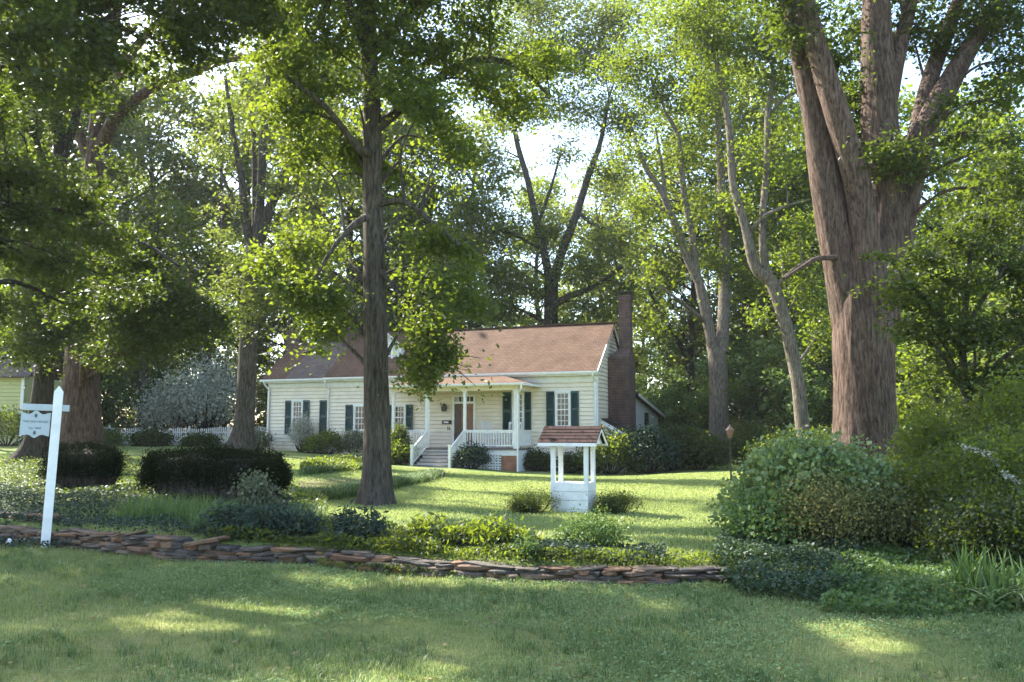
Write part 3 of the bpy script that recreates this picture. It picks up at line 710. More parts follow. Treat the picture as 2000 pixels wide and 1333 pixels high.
while x < 8.5:
    zg = float(hz(-20+x, 51)); ph = (x % 2.4)/2.4; h = 1.08-.10*math.sin(ph*math.pi)
    m.poly([(x,0,zg+.04),(x+.075,0,zg+.04),(x+.075,0,zg+h-.06),(x+.0375,0,zg+h),(x,0,zg+h-.06),(x,.02,zg+.04),(x+.075,.02,zg+.04),(x+.075,.02,zg+h-.06),(x+.0375,.02,zg+h),(x,.02,zg+h-.06)],
           [(0,1,2,3,4),(9,8,7,6,5),(0,5,6,1),(1,6,7,2),(2,7,8,3),(3,8,9,4),(4,9,5,0)]); x += .125
z0 = float(hz(-20, 51))
pm.box(-6.6, 8.5, .022, .06, z0+.25, z0+.33); pm.box(-6.6, 8.5, .022, .06, z0+.75, z0+.83)
m.build('pickets', M['fence'], fn); pm.build('rails', M['fence'], fn)
for k in range(7):
    x = -6.6+k*2.4; zg = float(hz(-20+x, 51)); MB().box(x-.06, x+.06, .02, .13, zg-.1, zg+1.15).build('post', M['fence'], fn, .01)

# ================================================================== WELL
wb = W(1117, 1003, 16.5); wz = float(hz(wb[0], wb[1]))
well = thing('wishing_well', (wb[0]+.05, 16.75, -.02), 'white wooden wishing well with small red shingle roof standing on the lawn', 'wishing well', rz=-.39)
m = MB()
hgt = .62; X, Y = .38, .27
for k in range(4):
    z0 = -.06+k*(hgt+.06)/4; z1 = z0+(hgt+.06)/4-.008
    m.box(-X, X, -Y, -Y+.025, z0, z1); m.box(-X, X, Y-.025, Y, z0, z1); m.box(-X, -X+.025, -Y+.026, Y-.026, z0, z1); m.box(X-.025, X, -Y+.026, Y-.026, z0, z1)
m.box(-X+.026, X-.026, -Y+.026, Y-.026, -.06, hgt-.1)
m.build('box', M['white'], well, .004)
for sx, sy in ((-1,-1),(1,-1),(-1,1),(1,1)):
    x, y = sx*(X-.045), sy*(Y-.045); MB().box(x-.04, x+.04, y-.04, y+.04, hgt-.1, 1.42).build('post', M['white'], well, .004)
rf = MB(); rx = .59; ry = .40; ez, rz_ = 1.385, 1.70
rf.prism([(-ry,ez),(0,rz_),(ry,ez),(ry,ez-.03),(0,rz_-.035),(-ry,ez-.03)], -rx, rx, 'x')
for k in range(5):   # shingle courses
    t0 = k/5; y0 = -ry*(1-t0)-.008; zc = ez+(rz_-ez)*t0
    for s in (1, -1):
        rf.poly([(-rx-.004,s*y0,zc+.012),(rx+.004,s*y0,zc+.012),(rx+.004,s*(y0+ry/5+.01),zc+(rz_-ez)/5+.006),(-rx-.004,s*(y0+ry/5+.01),zc+(rz_-ez)/5+.006),(-rx-.004,s*y0,zc-.005),(rx+.004,s*y0,zc-.005)], [(0,1,2,3),(4,5,1,0)])
rf = rf.build('roof', M['well_shingle'], well)
m = MB(); m.box(-rx, rx, -ry-.022, -ry-.002, ez-.07, ez-.006); m.box(-rx, rx, ry+.002, ry+.022, ez-.07, ez-.006)
m.box(-.34, .34, -.02, .02, 1.38, 1.42)
for s in (-1, 1):
    m.prism([(-ry+.02,ez-.03),(ry-.02,ez-.03),(0,rz_-.045)], s*(rx-.10), s*(rx-.12), 'x')
    m.beam((s*(rx-.012),-ry,ez-.055), (s*(rx-.012),0,rz_-.06), .02, .045); m.beam((s*(rx-.012),ry,ez-.055), (s*(rx-.012),0,rz_-.06), .02, .045)
m.build('trim', M['white'], well)

# ================================================================== SIGN POST
sb = G(88, 1070)
sign = thing('sign_post', tuple(sb), 'white square sign post with pointed top and hanging notice board', 'sign post', rz=.5)
sign.rotation_euler = (0, .028, .5)
hw_ = .058; HT = 2.22
m = MB().box(-hw_, hw_, -hw_, hw_, -.2, HT-.09); m.poly([(-hw_,-hw_,HT-.09),(hw_,-hw_,HT-.09),(hw_,hw_,HT-.09),(-hw_,hw_,HT-.09),(0,0,HT)], [(0,1,4),(1,2,4),(2,3,4),(3,0,4)])
m.build('post', M['white'], sign, .005)
m = MB().box(-.42, .15, -.025, .025, HT-.36, HT-.27); m.build('arm', M['pgray'], sign, .006)
m = MB()
for x in (-.37, -.12): MB().tube([(x,0,HT-.36),(x,0,HT-.40)], .006, 6).build('hook', M['black'], sign)
bx0, bx1, bz0, bz1 = -.43, -.072, HT-.71, HT-.385
n = 24; topc = []; botc = []
for k in range(n+1):
    t = k/n; x = bx0+(bx1-bx0)*t
    d = .024*(math.sin(math.pi*min(t,1-t)*2)**2) - .030*math.exp(-((t-.5)/.12)**2)
    topc.append((x, bz1-d)); botc.append((x, bz0+d*.8))
m = MB(); m.prism(botc+topc[::-1], -.012, .012, 'y'); brd = m.build('board', M['pgray'], sign)
for z in (bz1-.045, bz0+.045):
    MB().prism([((bx0+bx1)/2+.018*math.cos(a*.6283), z+.028*math.sin(a*.6283)) for a in range(10)], -.016, -.0125, 'y').build('emblem', M['text'], brd)
def lettering(s, x, z, size, parent):
    cu = bpy.data.curves.new('lettering', 'FONT'); cu.body = s; cu.size = size; cu.align_x = 'CENTER'; cu.align_y = 'CENTER'; cu.extrude = .0012
    cu.materials.append(M['text']); o = bpy.data.objects.new('lettering', cu); col.objects.link(o); o.parent = parent
    me = bpy.data.meshes.new_from_object(o.evaluated_get(bpy.context.evaluated_depsgraph_get())); bpy.data.objects.remove(o)
    o = bpy.data.objects.new('lettering', me); col.objects.link(o); o.parent = parent
    o.location = (x, -.0142, z); o.rotation_euler = (math.pi/2, 0, 0); return o
xm = (bx0+bx1)/2
lettering('THE OLD HOUSE', xm, (bz0+bz1)/2+.035, .039, brd); lettering('Ca. 1850', xm, (bz0+bz1)/2-.055, .041, brd)
for o in (sign,): pass

# ================================================================== LAMP POST
lp = G(1423, 943); lp[1] = 26; lp[0] = .2564*26; lp[2] = float(hz(lp[0], 26))
lamp = thing('lamp_post', tuple(lp), 'slim black lamp post with copper lantern head at the right lawn edge', 'lamp post')
MB().lathe([(.07,0),(.07,.03),(.04,.08),(.028,.12),(.025,1.3),(.035,1.32),(.02,1.36)], 0, 0, 10).build('pole', M['black'], lamp, smooth=False)
m = MB().lathe([(.03,1.36),(.06,1.38),(.11,1.58),(.12,1.6)], 0, 0, 6); m.build('lantern', M['copper'], lamp)
m = MB().lathe([(.145,1.6),(.13,1.63),(.05,1.71),(.03,1.74),(.02,1.78),(.0,1.8)], 0, 0, 6); m.build('lantern_cap', M['copper'], lamp)

# ================================================================== STONE WALL
rng = np.random.default_rng(5)
sx = np.concatenate([[0], np.cumsum(np.linalg.norm(np.diff(WALL, axis=0), axis=1))])
def wallpt(s): return np.array([np.interp(s, sx, WALL[:,0]), np.interp(s, sx, WALL[:,1])])
def walltan(s): a, b = wallpt(s-.1), wallpt(s+.1); d = b-a; return d/np.linalg.norm(d)
V, Fc, Tn, nv = [], [], [], 0
def stone(cx, cy, cz, lx, ly, lz, yaw, tilt, tint):
    global nv
    k = 11; a = np.arange(k)/k*2*math.pi+rng.random()
    ex = 2.6+rng.random()*1.2
    r = 1/(np.abs(np.cos(a))**ex+np.abs(np.sin(a))**ex)**(1/ex); r *= 1+rng.normal(size=k)*.13
    px_, py_ = np.cos(a)*r*lx/2, np.sin(a)*r*ly/2
    rings = []
    for zz, sc in ((-.5,.84),(-.32,.97),(.25,1.0),(.5,.86)):
        rings.append(np.stack([px_*sc+rng.normal(size=k)*.006, py_*sc+rng.normal(size=k)*.006, np.full(k, zz*lz)+rng.normal(size=k)*lz*.07], 1))
    P = np.vstack(rings+[np.array([[0,0,-.5*lz],[0,0,.52*lz]])])
    ct, s_t = math.cos(tilt), math.sin(tilt); x2 = P[:,0]*ct-P[:,2]*s_t; z2 = P[:,0]*s_t+P[:,2]*ct
    c2, s2 = math.cos(yaw), math.sin(yaw)
    P = np.stack([cx+x2*c2-P[:,1]*s2, cy+x2*s2+P[:,1]*c2, cz+z2], 1)
    for j in range(3):
        for i_ in range(k): Fc.append((nv+j*k+i_, nv+j*k+(i_+1)%k, nv+(j+1)*k+(i_+1)%k, nv+(j+1)*k+i_)); Tn.append(tint)
    for i_ in range(k):
        Fc.append((nv+4*k, nv+(i_+1)%k, nv+i_, nv+i_)); Tn.append(tint); Fc.append((nv+4*k+1, nv+3*k+i_, nv+3*k+(i_+1)%k, nv+3*k+(i_+1)%k)); Tn.append(tint)
    V.append(P); nv += len(P)
WT = {0:.27, .3:.30, .45:.30, .7:.23, 1:.2}
s = .2
while s < sx[-1]+.1:
    p0 = wallpt(s); q = (s/sx[-1])
    H = float(np.interp(q, [0,.25,.42,.5,.75,1], [.20,.20,.24,.17,.13,.125]))
    # column-less coursing: fill a 0.9 m stretch course by course
    L0 = .9; z = -.02
    while z < H:
        h = rng.uniform(.022, .055); 
        if rng.random() < .08: h = rng.uniform(.07, .10)
        h = min(h, max(.03, H-z+.02)); a = s+rng.uniform(-.12, .12)
        while a < s+L0:
            l = rng.uniform(.12, .52) if h < .07 else rng.uniform(.14, .24)
            p = wallpt(a+l/2); t = walltan(a+l/2); nrm = np.array([-t[1], t[0]])
            off = rng.normal()*.018+.05+(z/H)*.05
            dd = rng.uniform(.2, .32)
            stone(p[0]+nrm[0]*off, p[1]+nrm[1]*off, z+h/2+rng.normal()*.004+float(vnoise(a*1.3,z*9,0,8))*.02, l*1.06, dd, h*1.08, math.atan2(t[1], t[0])+rng.normal()*.06, rng.normal()*.035+ (rng.random()<.04)*.13, float(rng.random()))
            a += l*.97
        z += h*.94
    s += L0
# a second low tier at the far left
for s in np.arange(.1, 3.2, .3):
    for zc in (.30,.345):
        p = wallpt(s); stone(p[0], p[1]+.55, zc, rng.uniform(.25,.42), .3, .05, rng.normal()*.1, rng.normal()*.04, float(rng.random()))
faces = [tuple(dict.fromkeys(f)) for f in Fc]
me = bpy.data.meshes.new('stone_wall'); me.from_pydata(np.vstack(V).tolist(), [], faces)
a_ = me.attributes.new('tint', 'FLOAT', 'FACE'); a_.data.foreach_set('value', np.array(Tn, np.float32)); me.update()
tag(add_obj('stone_wall', me, M['stone']), 'low dry-laid wall of flat brown and rust field stones edging the garden', 'stone wall')
# small white garden light on the wall foot at the far left
gp = _flat(22, 1068); gl = MB().lathe([(.012,-.05),(.012,.03),(.02,.035),(.034,.055),(.038,.075),(.03,.10),(.012,.115)], 0, 0, 12).build('garden_light', M['white'], smooth=True)
gl.location = (gp[0], gp[1]-.05, .0); tag(gl, 'small round white garden light at the foot of the stone wall', 'garden light')

# ================================================================== TREES
LM, LD, LP = M['leaf_mid'], M['leaf_dark'], M['leaf_pale']
def T(name, label, base, stem, limbs, blobs, bark, leafm, leaf, lai, seed, **k):
    """stem and limbs as lists of (u,v,D,r_px); the stem starts on the ground at `base`"""
    paths = []
    pts, rad = px(stem); g = np.array(base, float)
    pts = [g-np.array([0,0,.15])]+pts; rad = [rad[0]*1.12]+rad
    paths.append((pts, rad))
    for l in limbs: paths.append(px(l))
    return build_tree(name, label, base, paths, pb(blobs), (bark, leafm), leaf, lai, seed, **k)
def gb(u, D):
    x = (u-1000)/F*D*1.0; return (x, D, float(hz(x, D)))

# --- the single tree in the middle of the lawn
T('lawn_tree', 'straight gray-brown tree on the front lawn between hedge and porch steps', gb(737,17),
  [(737,900,17,27),(734,700,17,24.5),(731,520,17,22),(728,380,17.1,20),(727,250,17.2,19),(722,120,17.3,17),(716,0,17.5,15),(712,-160,17.8,12),(708,-330,18,8)],
  [[(724,110,17.3,10),(700,60,17.1,9),(678,0,17,8),(660,-80,16.9,6)],
   [(728,300,17.1,10),(700,290,16.7,8),(640,215,16.2,6),(560,150,15.8,4)],
   [(735,250,17.2,12),(800,200,17.6,9),(860,150,18,8),(930,118,18.4,7),(1010,130,18.8,5),(1075,190,19,3)],
   [(735,90,17.3,9),(800,20,17.8,8),(870,-60,18.2,6)],
   [(735,400,17,8),(790,395,16.7,6),(850,440,16.3,4),(900,480,16,3)],
   [(735,520,17,7),(770,560,16.6,5),(820,640,16.2,4),(850,720,16,3)],
   [(728,420,17,8),(690,440,16.6,6),(640,500,16.2,4),(600,580,16,3)],
   [(650,-10,17,7),(615,60,16.6,5),(600,80,16.5,3)]],
  [(600,585,16.0,62,34,1.5),(560,560,16.3,60,36,2.0),(640,640,18.3,60,34,1.5),(590,690,15.8,52,28,1.5),(625,590,16.6,60,50,1.5),(520,520,16.4,50,40,1.4),(560,640,16.6,50,30,1.5),
   (680,600,18.3,50,50,1.5),(800,520,18.3,62,50,2.0),(860,560,16.2,70,46,2.0),(905,610,16.0,55,40,1.5),(850,640,15.9,60,36,1.5),(870,700,15.8,46,26,1.5),(915,720,15.7,36,22,1.5),(840,740,15.8,30,24,1.2),(930,755,15.7,28,16,0.9),(800,620,18.3,50,60,1.5),
   (860,470,16.8,70,46,1.6),(920,500,17.0,60,44,1.6),(800,430,18.3,60,50,1.6),(640,430,18.3,70,50,1.4),(590,480,17.0,60,40,1.2),(680,500,18.3,50,40,1.4),
   (700,300,18.3,80,60,1.2),(640,250,18.3,80,56,1.2),(780,320,18.3,75,70,1.2),(830,270,18.3,80,60,1.2),(870,350,17.4,70,60,1.1),(700,200,17.0,90,60,1.2),(790,180,17.4,80,60,1.2),(600,180,16.5,80,56,1.1),(560,110,16.2,80,50,1.1),
   (640,90,17.0,90,50,1.2),(760,80,17.4,80,60,1.2),(850,100,17.8,80,50,1.1),(930,160,18.2,80,42,1.1),(1010,200,18.6,70,40,1.0),(1060,120,18.8,70,50,1.0),(930,60,18.2,70,50,1.0),(700,0,17.4,120,60,1.2),(820,-20,17.8,110,60,1.2),(960,-40,18.2,90,60,1.2),(580,10,16.8,90,60,1.0),
   (660,340,18.3,70,40,1.2),(800,360,18.3,70,44,1.2),(740,300,18.3,70,50,1.2),(600,300,16.5,60,44,1.0),(880,300,17.0,60,50,1.1),(820,220,16.6,70,50,1.2),(560,220,16.2,60,44,1.0),(700,250,18.3,70,50,1.2),
   (850,690,15.9,44,34,1.6),(890,735,15.8,40,26,1.5),(820,720,16,30,40,1.3),(940,700,15.9,36,24,1.2),
   (700,-130,17.8,160,90,.8),(860,-160,18,130,80,.8),(560,-120,17.2,130,80,.8)],
  M['bark'], LM, .095, 3.2, 41, k=26, furrow=.05, flare=.62, twigs=9, spray=.36, flat=.4, up=.45)

# --- roadside tree just outside the left edge, its limbs reach into the top of the view
T('roadside_tree', 'dark overhanging canopy reaching in from beyond the top left corner', (-10.3,13.5,float(hz(-10.3,13.5))),
  [(-262,800,13.5,30),(-262,500,13.5,27),(-255,200,13.5,24),(-240,-100,13.6,19),(-220,-400,13.8,12)],
  [[(-258,520,13.5,12),(-120,450,14.5,8),(20,400,16,5),(160,420,16.6,3)],
   [(-258,350,13.5,14),(-150,200,13.4,10),(-40,110,13.2,7),(80,60,13,5),(180,50,12.8,3)],
   [(-255,150,13.5,14),(-100,20,13.6,11),(100,-60,13.8,8),(300,-110,14,6),(480,-140,14.2,4)],
   [(-250,50,13.5,12),(-60,-150,13,10),(200,-300,12.6,7),(500,-380,12.4,5),(800,-420,12.4,3)]],
  [(20,90,13.2,80,50),(100,50,13,90,50),(60,160,13.1,70,36,.7),(190,60,12.8,80,44,.9),(-40,170,13.3,70,50),(-60,60,13.4,90,60),(150,-20,13.4,110,60),(290,20,13.4,90,44,.9),(380,-30,13.8,90,50,.9),(20,-30,13.4,110,60),(250,110,13.2,60,30,.6),(350,70,13.8,60,30,.6),(480,-60,14.2,90,50,.9),
   (-30,260,13.3,60,36,.6),(120,-160,13.6,140,90),(300,-190,13.4,140,90),(480,-200,13.6,140,90),(650,-220,13.4,140,90),(-60,-160,13.4,140,90),(200,-330,12.8,160,100,.4),(420,-360,12.6,160,100,.4),(620,-380,12.6,160,100,.4),(820,-330,12.8,150,100,.4),(950,-420,12.6,150,100,.4),(780,-480,12.4,160,90,.4),(560,-500,12.4,160,90,.4),(1050,-330,13,120,80,.8),(-100,-330,13.2,160,100),  # mostly clumps above the frame, added to shade the front lawn
   (-120,330,17,100,70),(-150,200,16.5,110,80),(-100,100,17.5,110,80),(-130,440,17.5,90,60),(-60,0,18,120,80),(-200,80,15,120,90),(-210,300,15,110,80),(-230,480,15,90,60),(-40,210,18.5,80,60),  # mostly unseen clumps left of the frame, added to shade bed and hedges
   (60,420,16,80,34),(150,380,16.5,80,34),(200,470,16.8,80,34),(90,520,16,80,34),(250,560,17.2,70,30,.8),(20,340,16,80,40),(-40,460,15.6,90,50),(140,600,16.6,60,24,.7),(-40,600,15.4,70,40,.8),
   (300,60,13.4,80,40,1.3),(420,40,13.8,80,44,1.2),(480,-5,14,80,40,1.2),(200,115,13,70,34,1.2),(390,105,13.8,70,30),(260,-50,13.4,110,50,1.2),(520,50,14.2,60,36),(150,170,13,60,30),(330,140,13.6,50,22,.8),(240,20,13.2,80,40,1.2),
   (-330,60,14,130,90),(-480,100,13.5,130,90),(-620,140,13,130,90),(-400,-80,14.5,140,90),(-560,-60,13.6,140,90),(-700,0,12.5,140,90),(-330,-240,14,150,90),(-520,-240,13,150,90)],  # unseen clumps farther left, put in for more shade on the verge
  M['bark_dark'], LD, .10, 4.0, 46, k=16, spray=.34, flat=.35)

# --- far left pair
T('dark_tree', 'dark slim tree behind the sign at the left edge', gb(66,27),
  [(72,860,27,22),(84,760,27,19),(92,650,27,17),(104,520,27,15),(112,400,27,14),(118,300,27,13),(108,210,27,11),(90,120,27,9),(70,0,27,7)],
  [[(114,330,27,10),(145,240,27,8),(165,150,27,7),(190,60,27,5),(205,-40,27,3)],
   [(112,400,27,7),(80,300,26.6,6),(50,220,26.2,4),(20,150,26,3)],
   [(100,560,27,7),(60,480,26,5),(30,420,25.5,3)],
   [(106,470,27,6),(180,450,26.4,5),(270,470,25.6,4),(350,520,25,3)]],
  [(60,420,26,70,40),(40,500,25.5,60,42),(110,470,25.8,60,40),(60,600,25,70,44),(130,560,25.4,70,40),(40,680,24.8,60,36),(110,660,25,60,34),(80,330,26,60,36,.8),
   (40,240,26,70,44,.9),(110,180,26.6,80,50),(40,120,26.4,80,60),(150,90,27,90,60),(60,20,26.6,100,60),(200,20,27,90,60),(120,-60,27,140,70),(10,350,26,50,40,.8),(150,620,25.6,50,30,.8)],
  M['bark_dark'], LD, .13, 3.8, 51, k=16, flare=.8, spray=.6, flat=.3)
T('red_barked_tree', 'thick reddish-brown tree behind the left hedge', gb(157,31),
  [(156,860,31,37),(158,780,31,34),(160,680,31,30),(168,560,31,27),(180,430,31,25),(187,330,31,23),(195,250,31.2,21),(205,150,31.4,17),(222,40,31.6,13),(240,-80,31.8,9)],
  [[(190,300,31,15),(230,225,30.4,12),(300,172,29.8,10),(380,140,29.2,9),(450,115,28.8,8),(540,112,28.4,6),(600,90,28,4)],
   [(188,340,31,12),(150,250,31,9),(130,150,31.2,7),(120,40,31.4,5)],
   [(200,200,31.2,12),(260,100,31,9),(330,20,30.6,6),(380,-60,30.4,4)],
   [(178,470,31,6),(260,500,29.5,5),(340,560,28.4,5),(400,600,27.8,3)],
   [(170,560,31,8),(110,600,30,5),(60,640,29.5,3)]],
  [(250,395,28.5,80,36),(310,440,28.2,90,38),(360,500,27.8,90,38),(270,510,28,90,40),(400,570,27.6,80,40),(320,590,27.6,90,40),(230,600,28,80,40),(380,640,27.6,70,34),(290,660,28,80,34,.8),(430,620,27.6,60,34,.8),(200,520,28.6,60,44),(220,330,29,60,30,.7),(240,690,28,60,30,.6),(180,690,28.5,50,26,.7),
   (330,200,29.6,70,34),(260,120,30.2,90,50),(350,80,30,90,50),(430,60,29.4,90,50),(420,190,28.8,80,50),(480,230,28.6,70,44,.9),(520,160,28.4,70,50),(480,100,28.8,70,50),(300,10,30.4,100,50),(420,-30,30,110,50),(560,60,28,60,50,.8),(230,200,30.4,50,40,.8),(160,40,31.2,90,60,.8),(380,260,29,40,30,.6),(300,-110,30.8,160,60)],
  M['bark_red'], LD, .135, 3.9, 61, k=30, furrow=.06, flare=.7, spray=.62, flat=.3)

# --- pale forked tree in front of the picket fence
T('forked_pale_tree', 'gray-barked tree with flared base forking into a fan of pale limbs beside the left wing', gb(472,37),
  [(477,830,37,19),(483,720,37,18),(488,600,37,17),(497,480,37,16)],
  [[(497,500,37,11),(478,430,37,9),(472,350,37,7),(455,260,37,5),(440,150,37,3)],
   [(499,490,37,11),(508,400,37,9),(513,300,37,8),(520,200,37,6),(530,60,37,4)],
   [(503,480,37,12),(530,400,37,10),(560,330,37,9),(585,270,37,7),(610,180,37,5),(640,60,37,3)],
   [(500,470,37,9),(498,380,37.5,6),(496,280,38,5),(490,160,38,3)],
   [(485,440,37,6),(450,380,37,4),(430,330,37,3)],
   [(500,500,37,7),(560,470,36.5,5),(610,440,36,3)]],
  [(430,290,37,60,34,.6),(450,210,37,70,50,.7),(520,140,37,90,50,.8),(600,200,37,70,50,.8),(610,300,37,60,40,.8),(560,370,36.6,50,36,.6),(440,400,36.6,40,30,.5),(640,360,36.4,60,40,.8),(430,120,37,60,40,.7),(520,20,37,110,50,.8),(640,120,37,60,50,.7),(600,440,36.2,50,30,.7),(500,520,36,60,34,.8),(430,470,36.4,36,26,.6),(560,520,35.8,60,40,.9),(520,580,35.6,60,36,.9),(660,260,37,50,40,.6),
   (570,-40,37,110,50,.7),(450,560,36,40,34,.8),(620,500,35.6,46,36,.8),(470,620,35.6,36,24,.7)],
  M['bark'], LP, .15, 2.9, 71, k=20, flare=.9, spray=.7, flat=.4)

# --- tree behind the roof
T('twin_limbed_tree', 'tall tree rising behind the roof ridge and splitting into two long limbs', gb(1078,56),
  [(1078,760,56,15),(1076,620,56,14),(1078,530,56,14)],
  [[(1076,560,56,10),(1062,490,56,8),(1045,420,56,7),(1030,350,56,6),(1008,270,56,5),(1000,180,56,3)],
   [(1080,550,56,11),(1098,490,56,9),(1125,420,56,8),(1150,340,56,7),(1172,280,56,5),(1190,190,56,3)],
   [(1078,600,56,8),(1110,580,55,7),(1160,560,54,5),(1215,520,53,4)],
   [(1050,440,56,4),(1075,370,56,3),(1095,300,56,2)],
   [(1128,415,56,4),(1170,445,55,3),(1210,440,55,2)]],
  [(985,120,56,70,60,.8),(1080,100,56,90,60,.8),(1170,120,56,80,60,.8),(960,220,56,60,50,.8),(1040,210,56,70,40,.7),(1130,210,56,60,40,.7),(1220,230,56,70,60,.8),(1190,330,56,50,40,.8),(950,300,56,50,40,.6),(1100,300,56,40,30,.5),(1070,450,56,44,50,.8),(980,450,56,60,44,.9),(930,400,56,60,40,.8),(900,480,55,60,60),(960,530,55,70,44),(1020,560,55,50,34,.9),(1140,520,54,60,34,.9),(1200,470,54,50,40,.9),(1160,600,54,60,26,.9),(1120,640,57,60,24),(900,600,56,70,30),(980,610,56,60,24,.9),(1050,10,56,130,60,.8),(1200,30,56,90,60,.8),(920,130,56,50,50,.7),(1220,560,54,40,40,.7)],
  M['bark'], LP, .20, 3.5, 81, k=14, flare=.3, spray=.95, flat=.45)

# --- two-stemmed tree right of the chimney
T('chimney_side_tree', 'gray tree right of the chimney that splits low into three bare limbs', gb(1405,44),
  [(1404,860,44,19),(1404,780,44,18),(1402,715,44,18),(1398,680,44,17)],
  [[(1395,700,44,12),(1382,620,44,10),(1368,560,44,9),(1340,500,44,8),(1315,430,44,8),(1290,370,44,6),(1262,330,44,5),(1240,270,44,4)],
   [(1383,640,44,9),(1362,540,44,8),(1350,450,44,7),(1335,370,44,6),(1325,270,44,5),(1300,220,44,3)],
   [(1410,690,44,13),(1414,600,44.4,12),(1416,500,44.8,11),(1412,400,45,9),(1404,280,45,7),(1400,120,45,5)],
   [(1300,385,44,4),(1292,320,44,3),(1280,250,44,2)],
   [(1380,630,44,5),(1330,590,43,3),(1290,560,42.6,2)]],
  [(1290,180,44,80,50,.8),(1230,300,44,50,40,.7),(1370,180,44,80,60,.8),(1330,90,44,100,60,.8),(1400,60,45,90,60,.8),(1290,450,43.6,50,40,.7),(1270,530,43,50,40,.8),(1300,620,43,50,34,.6),(1370,400,44.4,46,50,.8),(1390,520,44.6,50,50,.8),(1430,430,45,46,50,.8),(1340,300,44,50,36,.6),(1440,300,45,50,50,.8),(1230,120,44,70,50,.8),(1420,640,44.6,40,40,.8),(1330,-20,44,140,50,.8),(1450,560,45,40,50,.8),(1240,400,43.6,36,36,.5),(1380,760,44.6,30,30,.5)],
  M['bark_pale'], LM, .17, 2.7, 91, k=18, flare=.3, spray=.85, flat=.4)

# --- slender leaning tree
T('leaning_tree', 'slender pale tree leaning left and forking halfway, left of the massive trunk', gb(1585,32),
  [(1570,850,32,14),(1560,760,32,13),(1545,680,32,13),(1525,600,32,13),(1505,545,32,13)],
  [[(1507,550,32,12),(1475,520,32,11),(1455,440,32,9),(1432,360,32,8),(1425,260,32,7),(1412,180,32,6),(1396,115,32,4),(1380,60,32,2)],
   [(1508,560,32,9),(1492,500,32,8),(1490,420,32,7),(1498,330,32,7),(1500,220,32,6),(1510,150,32,4),(1500,80,32,3)],
   [(1460,460,32,4),(1490,425,31.8,4),(1530,405,31.6,3),(1580,390,31.4,2)],
   [(1500,225,32,3),(1530,195,31.8,3),(1555,180,31.6,2)],
   [(1515,560,32,5),(1560,520,31.5,4),(1600,500,31.2,2)]],
  [(1400,90,32,90,50,.9),(1480,90,32,80,50,.9),(1540,60,32,80,50),(1450,-10,32,150,50,.9),(1350,30,32,70,50,.8),(1540,250,32,46,40,.7),(1460,290,32,40,34,.5),(1530,330,31.8,46,30,.6),(1560,440,31.6,44,40,.7),(1440,400,32.4,30,30,.5),(1540,500,32,40,30,.7),(1580,560,32,40,50,.8),(1520,160,32,46,40,.8),(1380,170,32,46,36,.7),(1580,130,32,50,60,.9),(1470,620,32.6,36,36,.8),(1600,650,32.6,40,50,.8)],
  M['bark_pale'], LM, .14, 2.8, 101, k=14, flare=.3, spray=.65, flat=.4)

# --- the massive tree
T('massive_tree', 'massive rough-barked tree on the right with several thick upright limbs', gb(1690,19.6),
  [(1690,900,19.6,63),(1688,800,19.6,58),(1686,700,19.6,57),(1686,630,19.6,59),(1687,560,19.6,58),(1688,510,19.6,40),(1688,480,19.6,14)],
  [[(1672,650,19.65,42),(1655,550,19.6,41),(1632,450,19.5,36),(1610,340,19.4,30),(1592,230,19.3,25),(1568,120,19.2,22),(1548,0,19.1,20),(1530,-120,19,16)],
   [(1690,640,19.35,34),(1692,540,19.2,31),(1688,450,19.1,28),(1672,350,18.95,27),(1640,240,18.8,25),(1606,130,18.7,23),(1572,20,18.6,22),(1540,-100,18.5,17)],
   [(1706,660,19.7,44),(1716,540,19.75,44),(1724,430,19.8,41),(1722,330,19.85,38),(1716,200,19.9,35),(1712,80,20,31),(1712,-60,20.1,24),(1710,-220,20.2,16)],
   [(1712,640,19.7,40),(1732,520,19.8,41),(1752,420,19.9,37),(1780,330,20,31),(1812,250,20.1,27),(1845,180,20.2,23),(1890,100,20.3,19),(1945,10,20.4,16),(1990,-80,20.5,12)],
   [(1765,370,20,22),(1790,270,20.3,20),(1815,160,20.6,17),(1850,60,20.9,15),(1885,-30,21.2,12)],
   [(1728,230,19.9,20),(1750,120,20.1,17),(1775,20,20.3,14),(1800,-90,20.5,10)],
   [(1695,560,19.1,12),(1698,520,19.0,14),(1690,470,19.0,12)],
   [(1650,505,19.3,6),(1600,505,19.0,5),(1570,520,18.6,4),(1530,545,18.2,2)]],
  [(1640,120,19,60,50,.7),(1660,200,20.5,50,70,.9),(1680,60,20.8,60,60,.8),(1560,60,18.8,80,50,.7),(1780,60,20.4,60,44,.8),(1830,100,20.6,50,36,.7),(1890,50,20.6,80,50,.9),(1960,30,20,80,60,.9),(1980,120,19.6,70,50,.8),(1940,190,19.4,60,34,.7),(1880,260,18.6,60,26,.7),(1960,280,18.4,60,24,.6),(1850,210,19.2,40,26,.5),(1760,290,19,60,34,.9),(1720,310,18.8,50,28,.8),(1800,330,18.8,44,22,.7),(1740,-40,20.4,150,50,.8),(1900,-60,20.4,150,60,.8),(1600,-60,19,120,50,.8),(1660,290,20.4,40,60,.8),(1600,250,20.4,40,40,.7),(1700,560,18.6,40,16,.25),(1970,370,18.4,40,20,.5),(1530,-20,18.8,80,50,.8)],
  M['bark_big'], LD, .11, 3.2, 111, k=84, furrow=.055, flare=.3, rough=.06, spray=.42, flat=.35)

